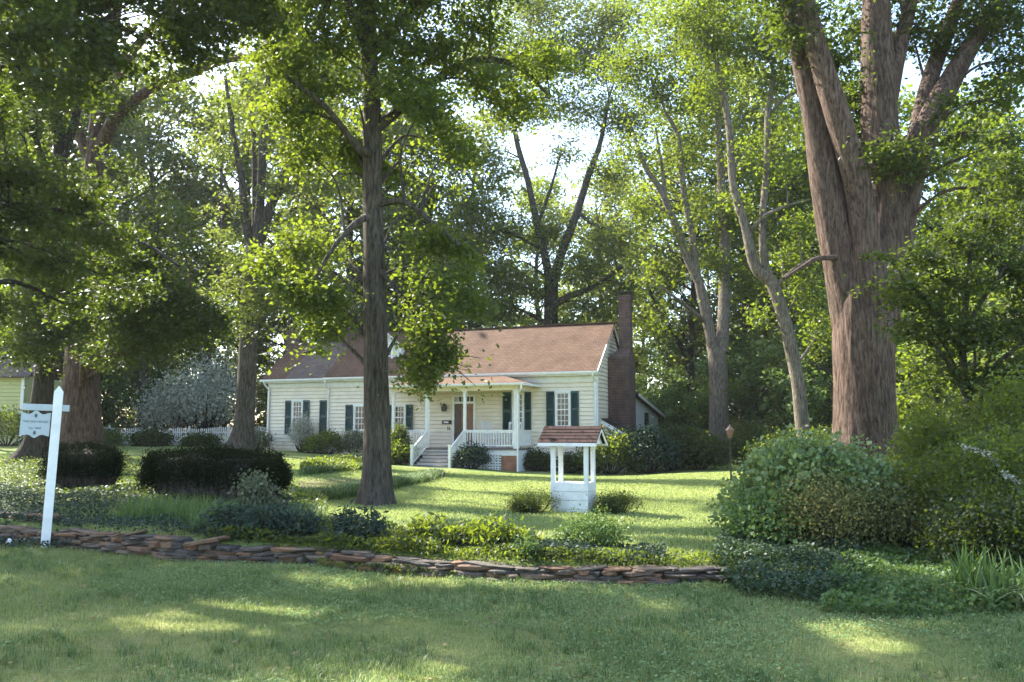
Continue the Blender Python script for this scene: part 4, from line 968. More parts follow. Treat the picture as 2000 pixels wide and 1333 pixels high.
# --- understorey trees on the right, in front of and beside the massive trunk
T('spreading_dogwood', 'dense low dogwood spreading over the right edge in front of the massive tree', gb(1905,14.5),
  [(1900,900,14.5,9),(1890,780,14.5,8),(1880,680,14.5,7),(1890,560,14.5,5),(1900,450,14.5,3)],
  [[(1885,700,14.5,5),(1820,600,14.2,4),(1760,540,14,3)],[(1885,640,14.5,5),(1950,540,14.3,4),(2010,470,14.2,3)],[(1890,760,14.5,5),(1960,700,14.2,4),(2040,640,14,3)]],
  [(1800,510,14.3,60,34),(1860,470,14.6,70,40),(1930,430,14.8,80,44),(1990,370,15,60,50,.9),(1790,580,14.1,70,34),(1870,560,14.3,80,40),(1960,530,14.6,80,44),(1820,640,14.1,70,34,.8),(1900,650,14.2,80,40),(1980,640,14.4,80,44),(1860,720,14.2,60,34,.7),(1950,740,14.3,80,40),(1760,640,14,40,24,.6),(2040,560,14.5,70,90),(2030,760,14.3,60,80),(1740,560,14,46,24,.5),(1720,500,14.1,34,20,.4),(1900,800,14.3,60,30,.6),(1990,830,14.2,60,34,.7),(1960,320,15.2,50,30,.7)],
  M['bark'], M['leaf_dark'], .08, 3.0, 121, k=10, spray=.26, flat=.3, gaps=True)
T('thin_sapling', 'thin sapling tree standing just right of the massive trunk', gb(1835,23),
  [(1838,850,23,6),(1832,740,23,5),(1838,620,23,4),(1830,520,23,3)], [],
  [(1790,720,23,50,50),(1830,640,23,60,50),(1780,800,23,46,40),(1850,780,23,60,46),(1800,870,23,50,34),(1890,860,23,50,40),(1850,560,23,50,50),(1920,760,24,60,50)],
  M['bark'], M['leaf_mid'], .13, 1.9, 131, k=8, spray=.4)

# ------------------------------------------------------------------ woods behind: prototypes and copies
def copy_tree(src, loc, rz, sc, label=None):
    r = src.copy(); col.objects.link(r); r.location = loc; r.rotation_euler = (0,0,rz); r.scale = (sc,sc,sc)
    if label: r['label'] = label
    for ch in src.children:
        c = ch.copy(); col.objects.link(c); c.parent = r
    return r
def forest_proto(name, label, group, H, cr, z0, mat, seed, leaf=.27, lai=1.9, n=34, bark='bark'):
    rng = np.random.default_rng(seed); base = np.zeros(3); blobs = []
    for k in range(n):
        t = (k+rng.random())/n; z = z0+(H-z0)*t
        R = cr*math.sin(math.pi*min(1,(.16+.80*t)))**.6*(.55+.45*rng.random()); a = rng.random()*6.283
        s = rng.uniform(.8,1.5)*cr/4.5
        blobs.append((np.array([R*math.cos(a)*.9, R*math.sin(a)*.9, z]), (s*1.25, s*1.25, s*.75), rng.uniform(.7,1.1)))
    st = [np.array([0,0,-.3]), np.array([rng.normal()*.15,rng.normal()*.15,H*.3]), np.array([rng.normal()*.4,rng.normal()*.4,H*.6]), np.array([rng.normal()*.6,rng.normal()*.6,H*.92])]
    paths = [(st, [.012*H+.05, .011*H, .008*H, .03])]
    t = build_tree(name, label, base, paths, blobs, (M[bark], mat), leaf, lai, seed, group, k=10, flare=.5, spray=leaf*2.6, flat=.45, twigs=2, gaps=False)
    return t
FG = 'tall trees of the woods behind the house'; FL = 'tall leafy tree in the wall of woods behind the house and fence'
protos = [forest_proto('woodland_tree', FL, FG, 21, 4.6, 6, LP, 201), forest_proto('woodland_tree', FL, FG, 24, 4.4, 7, LM, 202),
          forest_proto('woodland_tree', FL, FG, 18, 5.0, 3.5, M['leaf_bright'], 203), forest_proto('woodland_tree', FL, FG, 22, 4.8, 5, LP, 204)]
UG = 'bushy undergrowth trees at the edge of the woods'; UL = 'low rounded bushy tree in the undergrowth at the edge of the woods'
up_ = [forest_proto('understorey_tree', UL, UG, 6.0, 2.8, .6, LP, 211, leaf=.2, n=22), forest_proto('understorey_tree', UL, UG, 5.0, 2.6, .4, M['leaf_bright'], 212, leaf=.2, n=20), forest_proto('understorey_tree', UL, UG, 7.5, 3.0, .8, M['leaf_bright'], 213, leaf=.22, n=26)]
rg = np.random.default_rng(77)
spots = []
for D, qs in ((62, np.arange(-.72,.75,.115)), (76, np.arange(-.74,.76,.10)), (95, np.arange(-.76,.78,.085))):
    for q in qs: spots.append((q+rg.uniform(-.03,.03), D+rg.uniform(-5,5)))
used = set()
for i, (q, D) in enumerate(spots):
    if D > 70 and rg.random() < .12: continue
    p = int(rg.integers(0, 4)) if D < 90 else int(rg.choice([0,1,3]))
    loc = on(q*D, D); sc = rg.uniform(.85, 1.12)
    if p not in used: used.add(p); o = protos[p]; o.location = loc; o.scale = (sc,)*3; o.rotation_euler = (0,0,rg.random()*6.28)
    else: copy_tree(protos[p], loc, rg.random()*6.28, sc)
for k, (u, D, p, sc) in enumerate(((120,58,0,1.25),(215,60,3,1.3),(285,57,0,1.2),(470,64,0,1.3),(560,62,1,1.25),(690,60,3,1.3),(800,64,0,1.3),(1450,60,3,1.3),(1560,58,0,1.25),(40,56,3,1.2),(-60,54,0,1.2))):
    copy_tree(protos[p], on((u-1000)/F*D, D), k*2.1, sc)
usp = []
for u, D, s, p in ((560,60,1.,0),(640,62,1.1,2),(430,58,1.0,1),(350,60,1.1,2),(280,57,1.0,1),(210,60,1.2,2),(130,58,1.,0),(30,62,1.2,2),(-60,56,1.1,0),(480,66,1.2,0),(300,68,1.3,0),(90,66,1.2,1),
                   (1250,60,1.0,1),(1300,53,.8,1),(1345,54,.75,1),(1310,58,1.1,1),(1360,60,1.1,0),(1440,54,1.0,2),(1490,50,.9,0),(1540,48,1.0,2),(1460,58,1.3,0),(1600,46,1.0,0),(1660,42,1.1,2),(1730,44,1.1,0),(1790,38,1.0,0),(1850,36,1.1,2),(1920,34,1.1,0),(1990,32,1.1,2),(2060,30,1.1,0),
                   (1350,66,1.3,2),(1520,62,1.4,2),(1640,58,1.4,0),(1780,54,1.5,2),(1900,50,1.5,0),(2020,44,1.4,2),(700,64,1.2,0),(780,68,1.2,1),(860,70,1.2,0),(940,70,1.1,2),(1010,72,1.2,0),(1100,72,1.1,0),(1180,72,1.2,2)):
    usp.append((u, D, s, p))
used = set()
for u, D, s, p in usp:
    loc = on((u-1000)/F*D, D)
    if p not in used: used.add(p); o = up_[p]; o.location = loc; o.scale = (s,)*3
    else: copy_tree(up_[p], loc, rg.random()*6.28, s)
# mid-distance tall trees filling the canopy right and left
MG = 'tall trees standing at the sides of the garden'; ML = 'tall slim tree in the dense growth at the side of the garden'
mp = forest_proto('side_tree', ML, MG, 19, 3.6, 5, LM, 221, leaf=.25, n=34, lai=1.9, bark='bark_dark')
for k, (u, D, s) in enumerate(((1560,52,1.1),(1640,50,1.15),(1745,46,1.1),(1850,42,1.0),(1940,34,.75),(2040,36,.95),(1480,60,1.2),(-60,40,1.0),(20,52,1.2),(640,66,1.15),(800,62,1.1))):
    loc = on((u-1000)/F*D, D)
    if k == 0: mp.location = loc; mp.scale = (s,)*3
    else: copy_tree(mp, loc, k*1.7, s)

# thin leaning trunk seen in the gap right of the chimney
T('thin_leaning_tree', 'thin leaning dark tree in the bright gap right of the chimney', gb(1352,58),
  [(1345,720,58,6),(1320,660,58,5),(1290,610,58,4),(1265,560,58,3)], [], [(1250,560,58,40,26,.7),(1290,540,58,36,24,.6)], M['bark_dark'], LM, .25, 1.6, 141, k=8, spray=.8)

# ================================================================== SHRUBS AND HEDGES
def bush(name, label, loc, r, mat, leaf, n, seed, cat='shrub', group=None, boxy=0.0, up=.2, stems=True, spray=.12, core=True, shell=.28, wid=.62):
    """many leaves in small sprays over a lumpy rounded body; r = (rx, ry, height)"""
    rng = np.random.default_rng(seed); t = thing(name, tuple(loc), label, cat, group)
    ns = max(8, n//12); d = rng.normal(size=(ns,3)); d[:,2] = np.abs(d[:,2])*(1.0)-.25*rng.random(ns); d /= np.linalg.norm(d, axis=1)[:,None]
    if boxy: 
        mx = np.abs(d).max(1)[:,None]; d = d*(1-boxy)+boxy*d/mx*.92
    lump = .78+.4*vnoise(d[:,0]*2.3+seed, d[:,1]*2.3, d[:,2]*2.3, seed)*(1-boxy*.6)
    rr = 1-shell*rng.random(ns)**1.6
    c = d*(rr*lump)[:,None]*np.array([r[0], r[1], r[2]*.62])+np.array([0,0,r[2]*.40])
    c[:,2] = np.maximum(c[:,2], .02+.1*rng.random(ns))
    k = np.repeat(np.arange(ns), 12); p = c[k]+rng.normal(size=(len(k),3))*spray
    p[:,2] = np.maximum(p[:,2], .01)
    tint = .5*rng.random(len(k))+.5*rng.random(ns)[k]
    v, f = leaf_arrays(p, leaf, rng, up=up, wid=wid); add_obj('foliage', arr_mesh('foliage', v, f, tint), mat, t)
    if stems:
        parts = []
        for q in c[rng.choice(ns, min(ns, 26), replace=False)]:
            b0 = np.array([q[0]*.12, q[1]*.12, -.05]); parts.append(tube_arrays([b0, (b0+q)/2+np.array([q[0]*.1,q[1]*.1,-.05]), q], [.014*r[2]+.005, .008*r[2]+.004, .004], 5, 4))
        v, f = join(parts); add_obj('stems', arr_mesh('stems', v, f), M['bark_dark'], t)
    return t
def hedge(name, label, loc, r, seed, n, leaf=.05, rz=0.0):
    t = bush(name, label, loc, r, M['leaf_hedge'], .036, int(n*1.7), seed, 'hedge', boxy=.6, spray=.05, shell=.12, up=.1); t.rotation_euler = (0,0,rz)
    # twiggy dark inside of a clipped hedge
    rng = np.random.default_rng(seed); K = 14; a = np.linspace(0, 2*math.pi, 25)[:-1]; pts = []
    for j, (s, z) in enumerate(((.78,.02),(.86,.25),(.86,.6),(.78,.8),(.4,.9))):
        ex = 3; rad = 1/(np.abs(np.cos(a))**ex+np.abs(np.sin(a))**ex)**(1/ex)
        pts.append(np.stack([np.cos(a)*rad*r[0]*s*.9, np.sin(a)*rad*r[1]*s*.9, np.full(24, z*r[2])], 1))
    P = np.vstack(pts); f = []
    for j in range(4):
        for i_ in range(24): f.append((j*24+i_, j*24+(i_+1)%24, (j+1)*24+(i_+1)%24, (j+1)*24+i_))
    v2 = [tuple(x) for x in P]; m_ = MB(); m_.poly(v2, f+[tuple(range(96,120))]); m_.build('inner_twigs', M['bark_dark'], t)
    return t
def bx(u, v, D=None):
    g = G(u, v)
    if D is None: return tuple(g)
    x = (u-1000)/F*D; return (x, D, float(hz(x, D)))
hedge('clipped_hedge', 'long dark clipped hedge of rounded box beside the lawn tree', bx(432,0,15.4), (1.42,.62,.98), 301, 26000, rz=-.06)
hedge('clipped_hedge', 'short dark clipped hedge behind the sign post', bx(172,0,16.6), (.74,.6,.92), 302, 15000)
# vine-covered bush and its neighbours at right
bush('vine_covered_bush', 'big bright bush overgrown with heart-leaved vine at the right end of the lawn', bx(1568,0,11.4), (.90,.8,1.22), M['leaf_vine'], .068, 22000, 311, spray=.14, up=.35, wid=.85)
bush('vine_covered_bush', 'lower right shoulder of vine-leaved bush below the massive trunk', bx(1650,0,11.9), (.58,.6,1.12), M['leaf_vine'], .066, 12000, 312, spray=.14, up=.35, wid=.85)
bush('yellow_green_shrub', 'yellow-green twiggy shrub in front of the vine bush', bx(1600,0,10.3), (.5,.42,.85), M['leaf_yellow'], .036, 6000, 313, spray=.15, shell=.7)
bush('yellow_green_shrub', 'small yellow-green shrub right of the vine bush', bx(1720,0,10.6), (.45,.4,.8), M['leaf_yellow'], .038, 3600, 314, spray=.15, shell=.7)
bush('gray_leaved_shrub', 'tall arching shrub under the white blossom branches at the right edge', bx(1935,0,10.4), (.85,.7,1.5), M['leaf_mid'], .05, 14000, 315, spray=.12, wid=.5)
bush('dark_leafy_shrub', 'dark green shrub between the vine bush and the gray shrub', bx(1810,0,11.2), (.8,.7,1.0), M['leaf_mid'], .05, 12000, 316, spray=.1)
bush('vine_skirt', 'loose bright trailing growth at the left foot of the vine bush', bx(1490,0,10.6), (.55,.5,.62), M['leaf_bright'], .05, 5200, 323, spray=.13, shell=.7, wid=.8)
bush('dark_leafy_shrub', 'broad dark shrub low in the right corner behind the strap-leaved plant', bx(1930,0,9.4), (.75,.5,.8), M['leaf_dark'], .045, 10000, 317, spray=.1)
bush('tall_right_shrub', 'tall green shrub behind the gray one with yellowing leaves', bx(1840,0,13.2), (.9,.8,1.75), M['leaf_mid'], .06, 12000, 318, spray=.13)
bush('tall_right_shrub', 'tall shrub growing out of frame at the right edge', bx(2010,0,12), (.9,.8,2.2), M['leaf_mid'], .06, 14000, 319, spray=.13)
# white blossom sprays arching from the gray shrub
def spray_plant(name, label, pts, mat, n, leaf, seed):
    rng = np.random.default_rng(seed); C = catmull(np.array(pts), 12); base = np.array(pts[0]); k = rng.integers(3, len(C), n)
    p = C[k]+rng.normal(size=(n,3))*.02-base; t = thing(name, tuple(base), label, 'branch'); v, f = leaf_arrays(p, leaf, rng, up=.3)
    add_obj('blossom', arr_mesh('blossom', v, f, rng.random(n)), mat, t); v, f = tube_arrays(np.array(pts)-base, [.012,.009,.007,.003][:len(pts)], 5); add_obj('stem', arr_mesh('stem', v, f), M['bark'], t)
b0 = np.array(bx(1950,0,10.2)); spray_plant('blossom_branch', 'arching branch of small white blossom above the gray shrub', [b0, W(1962,980,10.1), W(1935,895,10), W(1880,873,9.9)], M['flower_white'], 260, .035, 320)
b0 = np.array(bx(1990,0,10.0)); spray_plant('blossom_branch', 'white blossom branch hanging over the right edge shrub', [b0, W(2000,1020,9.9), W(1990,950,9.8), W(1960,925,9.7)], M['flower_white'], 220, .035, 321)
# house foundation planting (positions in the house frame)
def hb(x, y): p = hw(x, y); return (p[0], p[1], float(hz(p[0], p[1])))
bush('dark_laurel', 'big dark laurel mass at the right gable corner', hb(.9,-1.2), (1.3,.9,1.6), M['leaf_mid'], .11, 7000, 331, spray=.2)
bush('dark_laurel', 'dark laurel below the side shed', hb(2.3,-.6), (1.2,1.0,1.7), M['leaf_blue'], .11, 7000, 332, spray=.2)
bush('dark_laurel', 'tall dark laurel hiding the rear wing', hb(3.1,1.6), (1.3,1.2,1.7), M['leaf_dark'], .12, 8000, 333, spray=.22)
bush('dark_laurel', 'dark laurel closing the lawn right of the rear wing', hb(4.3,1.2), (1.0,1.0,1.5), M['leaf_dark'], .12, 6000, 334, spray=.2)
bush('porch_side_shrub', 'low dark shrub at the right foot of the porch', hb(-2.5,-.9), (.65,.5,.8), M['leaf_dark'], .09, 3000, 335, spray=.13)
bush('porch_side_shrub', 'small dark shrub under the right front window', hb(-.9,-.9), (.5,.4,.75), M['leaf_dark'], .09, 2400, 336, spray=.13)
bush('step_side_shrub', 'rounded shrub between the steps and the lattice', hb(-4.85,-2.9), (.68,.55,.95), M['leaf_blue'], .09, 4200, 337, spray=.13)
bush('conical_shrub', 'upright dark conifer left of the porch steps', hb(-8.5,-2.75), (.42,.42,1.75), M['leaf_dark'], .08, 4600, 338, spray=.1)
bush('step_side_shrub', 'loose shrub at the foot of the dark conifer', hb(-8.3,-3.2), (.75,.5,.85), M['leaf_mid'], .09, 3400, 339, spray=.15)
bush('foundation_shrub', 'spreading dark shrub in front of the siding left of the lawn tree', hb(-13.3,-1.2), (.95,.7,.95), M['leaf_mid'], .09, 4200, 340, spray=.14)
bush('foundation_shrub', 'gray-green shrub half behind the lawn tree', hb(-11.9,-1.0), (.6,.5,1.2), M['leaf_gray'], .08, 2600, 341, spray=.14)
bush('variegated_shrub', 'upright cream-variegated shrub before the wing window', hb(-15.2,-.6), (.55,.5,1.75), M['flower_white'], .08, 3400, 342, spray=.14)
bush('variegated_shrub', 'low cream-flecked shrub at the left end of the wing', hb(-17.7,-.9), (.7,.6,.95), M['leaf_gray'], .08, 3400, 343, spray=.15)
bush('foundation_shrub', 'low clump at the foot of the lone shutter', hb(-14.5,-.7), (.5,.4,.55), M['leaf_dark'], .08, 1800, 344, spray=.12)
bush('white_flowering_bush', 'large white-flowering bush behind the picket fence', bx(405,0,53.5), (2.6,1.8,5.2), M['flower_white'], .15, 9000, 345, spray=.55, shell=.8)
bush('white_flowering_bush', 'smaller white-flecked bush left of the forked tree', bx(330,0,54), (1.8,1.5,3.9), M['flower_white'], .15, 5000, 346, spray=.5, shell=.8)
for k, (u, D, rx_, h, lab) in enumerate(((205,47,1.1,.7,'dark bush in front of the fence beside the red trunk'),(300,49,1.0,.75,'broad dark bush before the middle of the fence'),(395,48.5,.9,.45,'low dark bush before the fence right of the broad one'),(20,42,1.6,1.6,'dark bush under the yellow house'),(1355,46,1.4,1.6,'dark bush left of the lamp post trees'),(1480,42,1.8,1.8,'dark bush behind the lamp post'),(1545,36,1.6,1.6,'dark bush at the base of the leaning tree'),(1650,30,1.8,1.7,'dark bush left behind the massive trunk'),(1780,27,1.7,1.7,'dark bush right behind the massive trunk'),(1330,43,.8,.9,'small dark bush at the shaded lawn end'),(1400,47,1.6,1.3,'dark ground bush behind the three-limbed tree'),(1900,22,1.6,1.6,'dark bush deep in the right thicket'))):
    bush('border_bush', lab[0].upper()*0+lab, bx(u,0,D), (rx_, rx_*.8, h), M['leaf_dark'] if k % 3 else M['leaf_mid'], .12, 4200, 360+k, spray=.2)
bush('mulch_side_plant', 'small bluish plant clump left of the lawn tree on the path edge', bx(690,905), (.5,.4,.35), M['leaf_blue'], .06, 1400, 349, spray=.1)

# ------------------------------------------------------------------ blades and ground cover
def blades(pos, h, w, rng, lean=.5, seg=2):
    """pos (N,3); h, w arrays; two-segment bent blades"""
    n = len(pos); a = rng.random(n)*2*math.pi; dr = np.stack([np.cos(a), np.sin(a), np.zeros(n)], 1); sd = np.stack([-np.sin(a), np.cos(a), np.zeros(n)], 1)
    ln = (lean*(.3+rng.random(n)))[:,None]; h = np.asarray(h)[:,None]; w_ = np.asarray(w)[:,None]; z = np.array([0,0,1.])
    m = pos+z*h*.6+dr*h*ln*.35; t = pos+z*h*(1-.35*ln)+dr*h*ln
    v = np.stack([pos-sd*w_*.5, pos+sd*w_*.5, m+sd*w_*.42, m-sd*w_*.42, t], 1).reshape(-1,3)
    b = np.arange(n)[:,None]*5
    q = b+np.array([[0,1,2,3]]); tr_ = b+np.array([[3,2,4,4]])
    return v, q, tr_
def blade_mesh(name, pos, h, w, tint, rng, lean=.5):
    v, q, t3 = blades(pos, h, w, rng, lean); n = len(pos)
    me = bpy.data.meshes.new(name); me.vertices.add(len(v)); me.vertices.foreach_set('co', v.astype(np.float32).ravel())
    loops = np.concatenate([q, t3[:,:3]], 1).ravel().astype(np.int32); me.loops.add(len(loops)); me.loops.foreach_set('vertex_index', loops)
    st = (np.arange(n)[:,None]*7+np.array([[0,4]])).ravel().astype(np.int32); me.polygons.add(2*n); me.polygons.foreach_set('loop_start', st)
    a = me.attributes.new('tint', 'FLOAT', 'FACE'); a.data.foreach_set('value', np.repeat(tint, 2).astype(np.float32)); me.update(calc_edges=True); return me
rng = np.random.default_rng(9)
def wedge(n, y0, y1, q0, q1):
    """uniform density in view wedge between two depths"""
    y = np.sqrt(rng.random(n)*(y1*y1-y0*y0)+y0*y0); q = rng.uniform(q0, q1, n); return q*y, y
def patch(x, y, s, seed): return .55*vnoise(x*s, y*s, 0, seed)+.3*vnoise(x*s*2.3, y*s*2.3, 0, seed+1)+.15*vnoise(x*s*6, y*s*6, 0, seed+2)
# front lawn
x, y = wedge(210000, 4.6, 12.6, -.72, .72); wy = np.interp(x, WALL[:,0], WALL[:,1]); keep = (y < wy+.02); x, y = x[keep], y[keep]
pt = patch(x, y, .7, 31); dens = rng.random(len(x)) < (.55+.6*pt); x, y, pt = x[dens], y[dens], pt[dens]
tint = np.clip(-.25+1.35*patch(x, y, .55, 41)+.35*(rng.random(len(x))-.5)+.35*(rng.random(len(x)) < .05), 0, 1)
hgt_ = .022+.03*rng.random(len(x))+.03*(rng.random(len(x)) < .05)
tag(add_obj('front_lawn_grass', blade_mesh('front_lawn_grass', np.stack([x, y, hz(x, y)], 1), hgt_, np.full(len(x), .0045)*(y/7), tint, rng, .8), M['grass_blade']), 'mown green grass of the front verge before the stone wall', 'grass', kind='stuff')
# clover in the front lawn
x, y = wedge(130000, 4.6, 12.2, -.72, .72); wy = np.interp(x, WALL[:,0], WALL[:,1]); pt = patch(x, y, .8, 51)
keep = (y < wy-.02) & (pt > .44+.16*rng.random(len(x))); x, y = x[keep], y[keep]
v, f = leaf_arrays(np.stack([x, y, hz(x, y)+.018+.02*rng.random(len(x))], 1), .022, rng, up=.7, wid=1.0, droop=.05)
tag(add_obj('clover_patches', arr_mesh('clover_patches', v, f, rng.random(len(x))), M['clover']), 'round-leaved clover patches in the front verge', 'clover', kind='stuff')
x, y = wedge(900, 4.8, 12, -.7, .7); k = y < np.interp(x, WALL[:,0], WALL[:,1]); x, y = x[k], y[k]
v, f = leaf_arrays(np.stack([x, y, hz(x, y)+.035], 1), .045, rng, up=.75)
tag(add_obj('fallen_leaves', arr_mesh('fallen_leaves', v, f, rng.random(len(x))), M['dry_leaf']), 'scattered dry leaves lying on the front verge', 'fallen leaves', kind='stuff')
x, y = wedge(9000, 4.8, 12, -.7, .7); pt = patch(x, y, 1.1, 71); k = (y < np.interp(x, WALL[:,0], WALL[:,1])) & (pt > .56); x, y = x[k], y[k]
k = rng.integers(0, len(x), 22000); x = x[k]+rng.normal(size=22000)*.02; y = y[k]+rng.normal(size=22000)*.02
tag(add_obj('long_grass_tufts', blade_mesh('long_grass_tufts', np.stack([x, y, hz(x, y)], 1), .05+.06*rng.random(22000), np.full(22000, .004), rng.random(22000), rng, 1.0), M['strap']), 'longer darker grass tufts scattered in the front verge', 'grass', kind='stuff')
# back lawn
x, y = wedge(330000, 9.2, 34, -.5, .5); dn = (11/y)**.8; keep = (y > np.interp(x, WALL[:,0], WALL[:,1])+.15) & (rng.random(len(x)) < dn*1.3)
x, y = x[keep], y[keep]; tint = np.clip(.45+.5*patch(x, y, .3, 61)+.25*(rng.random(len(x))-.5), 0, 1)
tag(add_obj('back_lawn_grass', blade_mesh('back_lawn_grass', np.stack([x, y, hz(x, y)], 1), (.03+.03*rng.random(len(x))), .0007*y+.002, tint, rng, .7), M['lawn_blade']), 'mown sunlit grass of the garden between stone wall and house', 'grass', kind='stuff')

def cover(name, label, polypx, mat, n, leaf, h, cat='ground cover', seed=1, up=.5, wid=.62, world=None, dropf=.0):
    rng = np.random.default_rng(seed); P = np.array([G(u, v)[:2] for u, v in polypx]) if world is None else np.array(world)
    lo, hi = P.min(0), P.max(0); x = rng.uniform(lo[0], hi[0], n*2); y = rng.uniform(lo[1], hi[1], n*2); k = inpoly(x, y, P); x, y = x[k][:n], y[k][:n]
    hh = h*(.25+1.1*patch(x, y, 1.6, seed+3)); z = hz(x, y)+hh*rng.random(len(x))**.55
    v, f = leaf_arrays(np.stack([x, y, z], 1), leaf, rng, up=up, wid=wid)
    tint = np.clip(.5*rng.random(len(x))+.5*patch(x, y, 2.5, seed+5)+.0, 0, 1)
    o = add_obj(name, arr_mesh(name, v, f, tint), mat); return tag(o, label, cat, kind='stuff')
cover('vinca_cover', 'bluish vinca ground cover spilling over the left stone wall', [(-160,1040),(170,1048),(330,1062),(560,1072),(600,1010),(560,975),(250,960),(-160,950)], M['leaf_blue'], 26000, .05, .17, seed=401)
cover('silver_cover', 'silvery speckled ground cover at the far left under the sign', [(-120,1030),(90,1030),(130,960),(60,925),(-120,925)], M['leaf_gray'], 5000, .045, .30, seed=402)
cover('ivy_cover', 'dark ivy mound hiding the right end of the stone wall', [(1400,1140),(1450,1168),(1600,1185),(1690,1165),(1680,1080),(1560,1050),(1430,1060),(1385,1110)], M['leaf_ivy'], 20000, .040, .27, seed=403, wid=.8)
cover('leafy_cover', 'bright green leafy ground cover right of the ivy', [(1600,1200),(1750,1212),(1900,1205),(2080,1200),(2080,1100),(1900,1070),(1700,1080),(1640,1120)], M['leaf_bright'], 22000, .045, .20, seed=404)
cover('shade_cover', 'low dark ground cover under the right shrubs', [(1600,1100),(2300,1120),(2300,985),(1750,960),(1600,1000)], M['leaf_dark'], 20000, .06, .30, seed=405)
cover('wall_edge_weeds', 'loose weeds trailing along the top of the right stone wall', [(620,1088),(1000,1108),(1410,1118),(1410,1096),(1000,1085),(620,1062)], M['leaf_mid'], 12000, .034, .16, seed=406)
cover('bed_cover', 'continuous leafy low planting just behind the left half of the stone wall', [(400,1062),(620,1082),(860,1096),(860,1062),(640,1030),(420,1020)], M['leaf_mid'], 14000, .045, .20, seed=411)
cover('bed_cover', 'low mixed planting behind the middle of the stone wall', [(780,1090),(1060,1104),(1300,1110),(1300,1088),(1040,1072),(800,1060)], M['leaf_blue'], 11000, .04, .20, seed=412)
cover('bed_cover', 'dark green undergrowth in the bed beneath the clipped hedges', [(20,970),(300,1000),(640,1010),(640,975),(560,960),(20,915)], M['leaf_dark'], 16000, .05, .22, seed=407)
cover('path_edge_cover', 'sunlit low border plants on the far side of the mulch path', [(585,925),(700,924),(706,908),(660,902),(590,915)], M['leaf_mid'], 7000, .07, .34, seed=408)
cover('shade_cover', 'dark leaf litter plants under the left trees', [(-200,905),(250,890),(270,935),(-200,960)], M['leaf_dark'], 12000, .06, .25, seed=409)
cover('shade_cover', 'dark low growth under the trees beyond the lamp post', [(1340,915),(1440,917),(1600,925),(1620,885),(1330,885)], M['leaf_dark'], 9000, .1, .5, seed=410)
# mulch path
pp = [G(u, v) for u, v in ((585,955),(700,946),(712,936),(590,938))]
x0 = [tuple(p+np.array([0,0,.0])) for p in pp]
nu, nw = 14, 5; V2 = []; F2 = []
for a in range(nu):
    for b in range(nw):
        s, t = a/(nu-1), b/(nw-1); p = (np.array(pp[0])*(1-s)+np.array(pp[1])*s)*(1-t)+(np.array(pp[3])*(1-s)+np.array(pp[2])*s)*t
        V2.append((p[0], p[1], float(hz(p[0], p[1]))+.012))
for a in range(nu-1):
    for b in range(nw-1): i0 = a*nw+b; F2.append((i0, i0+nw, i0+nw+1, i0+1))
m = MB(); m.poly(V2, F2); tag(m.build('mulch_path', M['soil']), kind='structure')

def clump(name, label, loc, n, h, w_, spread, mat, seed, cat='plant', group=None, lean=.9, pale=0, bent=0):
    """strap leaves arching out of one root"""
    rng = np.random.default_rng(seed); t = thing(name, tuple(loc), label, cat, group); parts_v, parts_f = [], []; pv, pf = [], []
    for i in range(n):
        a = rng.random()*6.283; d = np.array([math.cos(a), math.sin(a), 0]); s = np.array([-d[1], d[0], 0]); b = np.array([rng.normal()*spread, rng.normal()*spread, 0]); H = h*rng.uniform(.55, 1.1); ln = lean*rng.uniform(.15, 1)
        ctr = []; ispale = i < pale
        if ispale: ln = 1.35; H = h*.9; a = -1.57+rng.uniform(-1.3,1.3); d = np.array([math.cos(a), math.sin(a), 0]); s = np.array([-d[1], d[0], 0])
        for k in range(6):
            q = k/5; up_h = H*(q-ln*.42*q*q*(1 if not ispale else 1.25)); ctr.append(b+d*H*ln*q*q*.75+np.array([0,0,max(.01, up_h)]))
        V_ = []
        for k, c_ in enumerate(ctr):
            ww = w_*(1-(k/5)**2.2)*.5+.0008; V_ += [c_-s*ww, c_+s*ww]
        F_ = [(2*k, 2*k+1, 2*k+3, 2*k+2) for k in range(5)]
        (pv if ispale else parts_v).append(np.array(V_)); (pf if ispale else parts_f).append(np.array(F_))
    v, f = join(list(zip(parts_v, parts_f))); add_obj('leaves', arr_mesh('leaves', v, f, np.repeat(rng.random(len(parts_v)), 5)), mat, t)
    if pv:
        v, f = join(list(zip(pv, pf))); o = add_obj('pale_leaves', arr_mesh('pale_leaves', v, f, np.repeat(rng.random(len(pv)), 5)), M['strap_pale'], t); o['label'] = 'cream dried strap leaves bending over'
    return t
clump('strap_leaved_plant', 'upright sword-leaved iris clump with drooping cream leaves in the right corner', bx(1925,0,8.0), 95, .60, .028, .13, M['strap'], 501, pale=7, lean=.7)
clump('strap_leaved_plant', 'left fan of sword leaves beside the cream-leaved clump', bx(1868,0,8.3), 44, .56, .024, .10, M['strap'], 502, lean=.8, pale=1)
clump('strap_leaved_plant', 'sword-leaved clump cut by the right edge of the view', bx(2005,0,8.0), 46, .56, .026, .12, M['strap'], 503, pale=2)
gpl = [(275,1020,12.6),(320,1020,12.4),(365,1025,12.2),(410,1030,12),(455,1035,11.9),(300,1000,13),(350,1000,12.9),(400,1005,12.8),(440,1010,12.7)]
for k, (u, v_, D) in enumerate(gpl):
    clump('grassy_clump', 'bright fine-leaved grassy clump in the left bed before the long hedge', bx(u,0,D), 230, .42, .010, .17, M['leaf_bright'], 510+k, group='bright grassy clumps before the long hedge', lean=1.1)
clump('grassy_clump', 'tall loose grass tuft at the right end of the long hedge', bx(605,0,12.4), 160, .45, .012, .14, M['strap'], 530, lean=1.0)
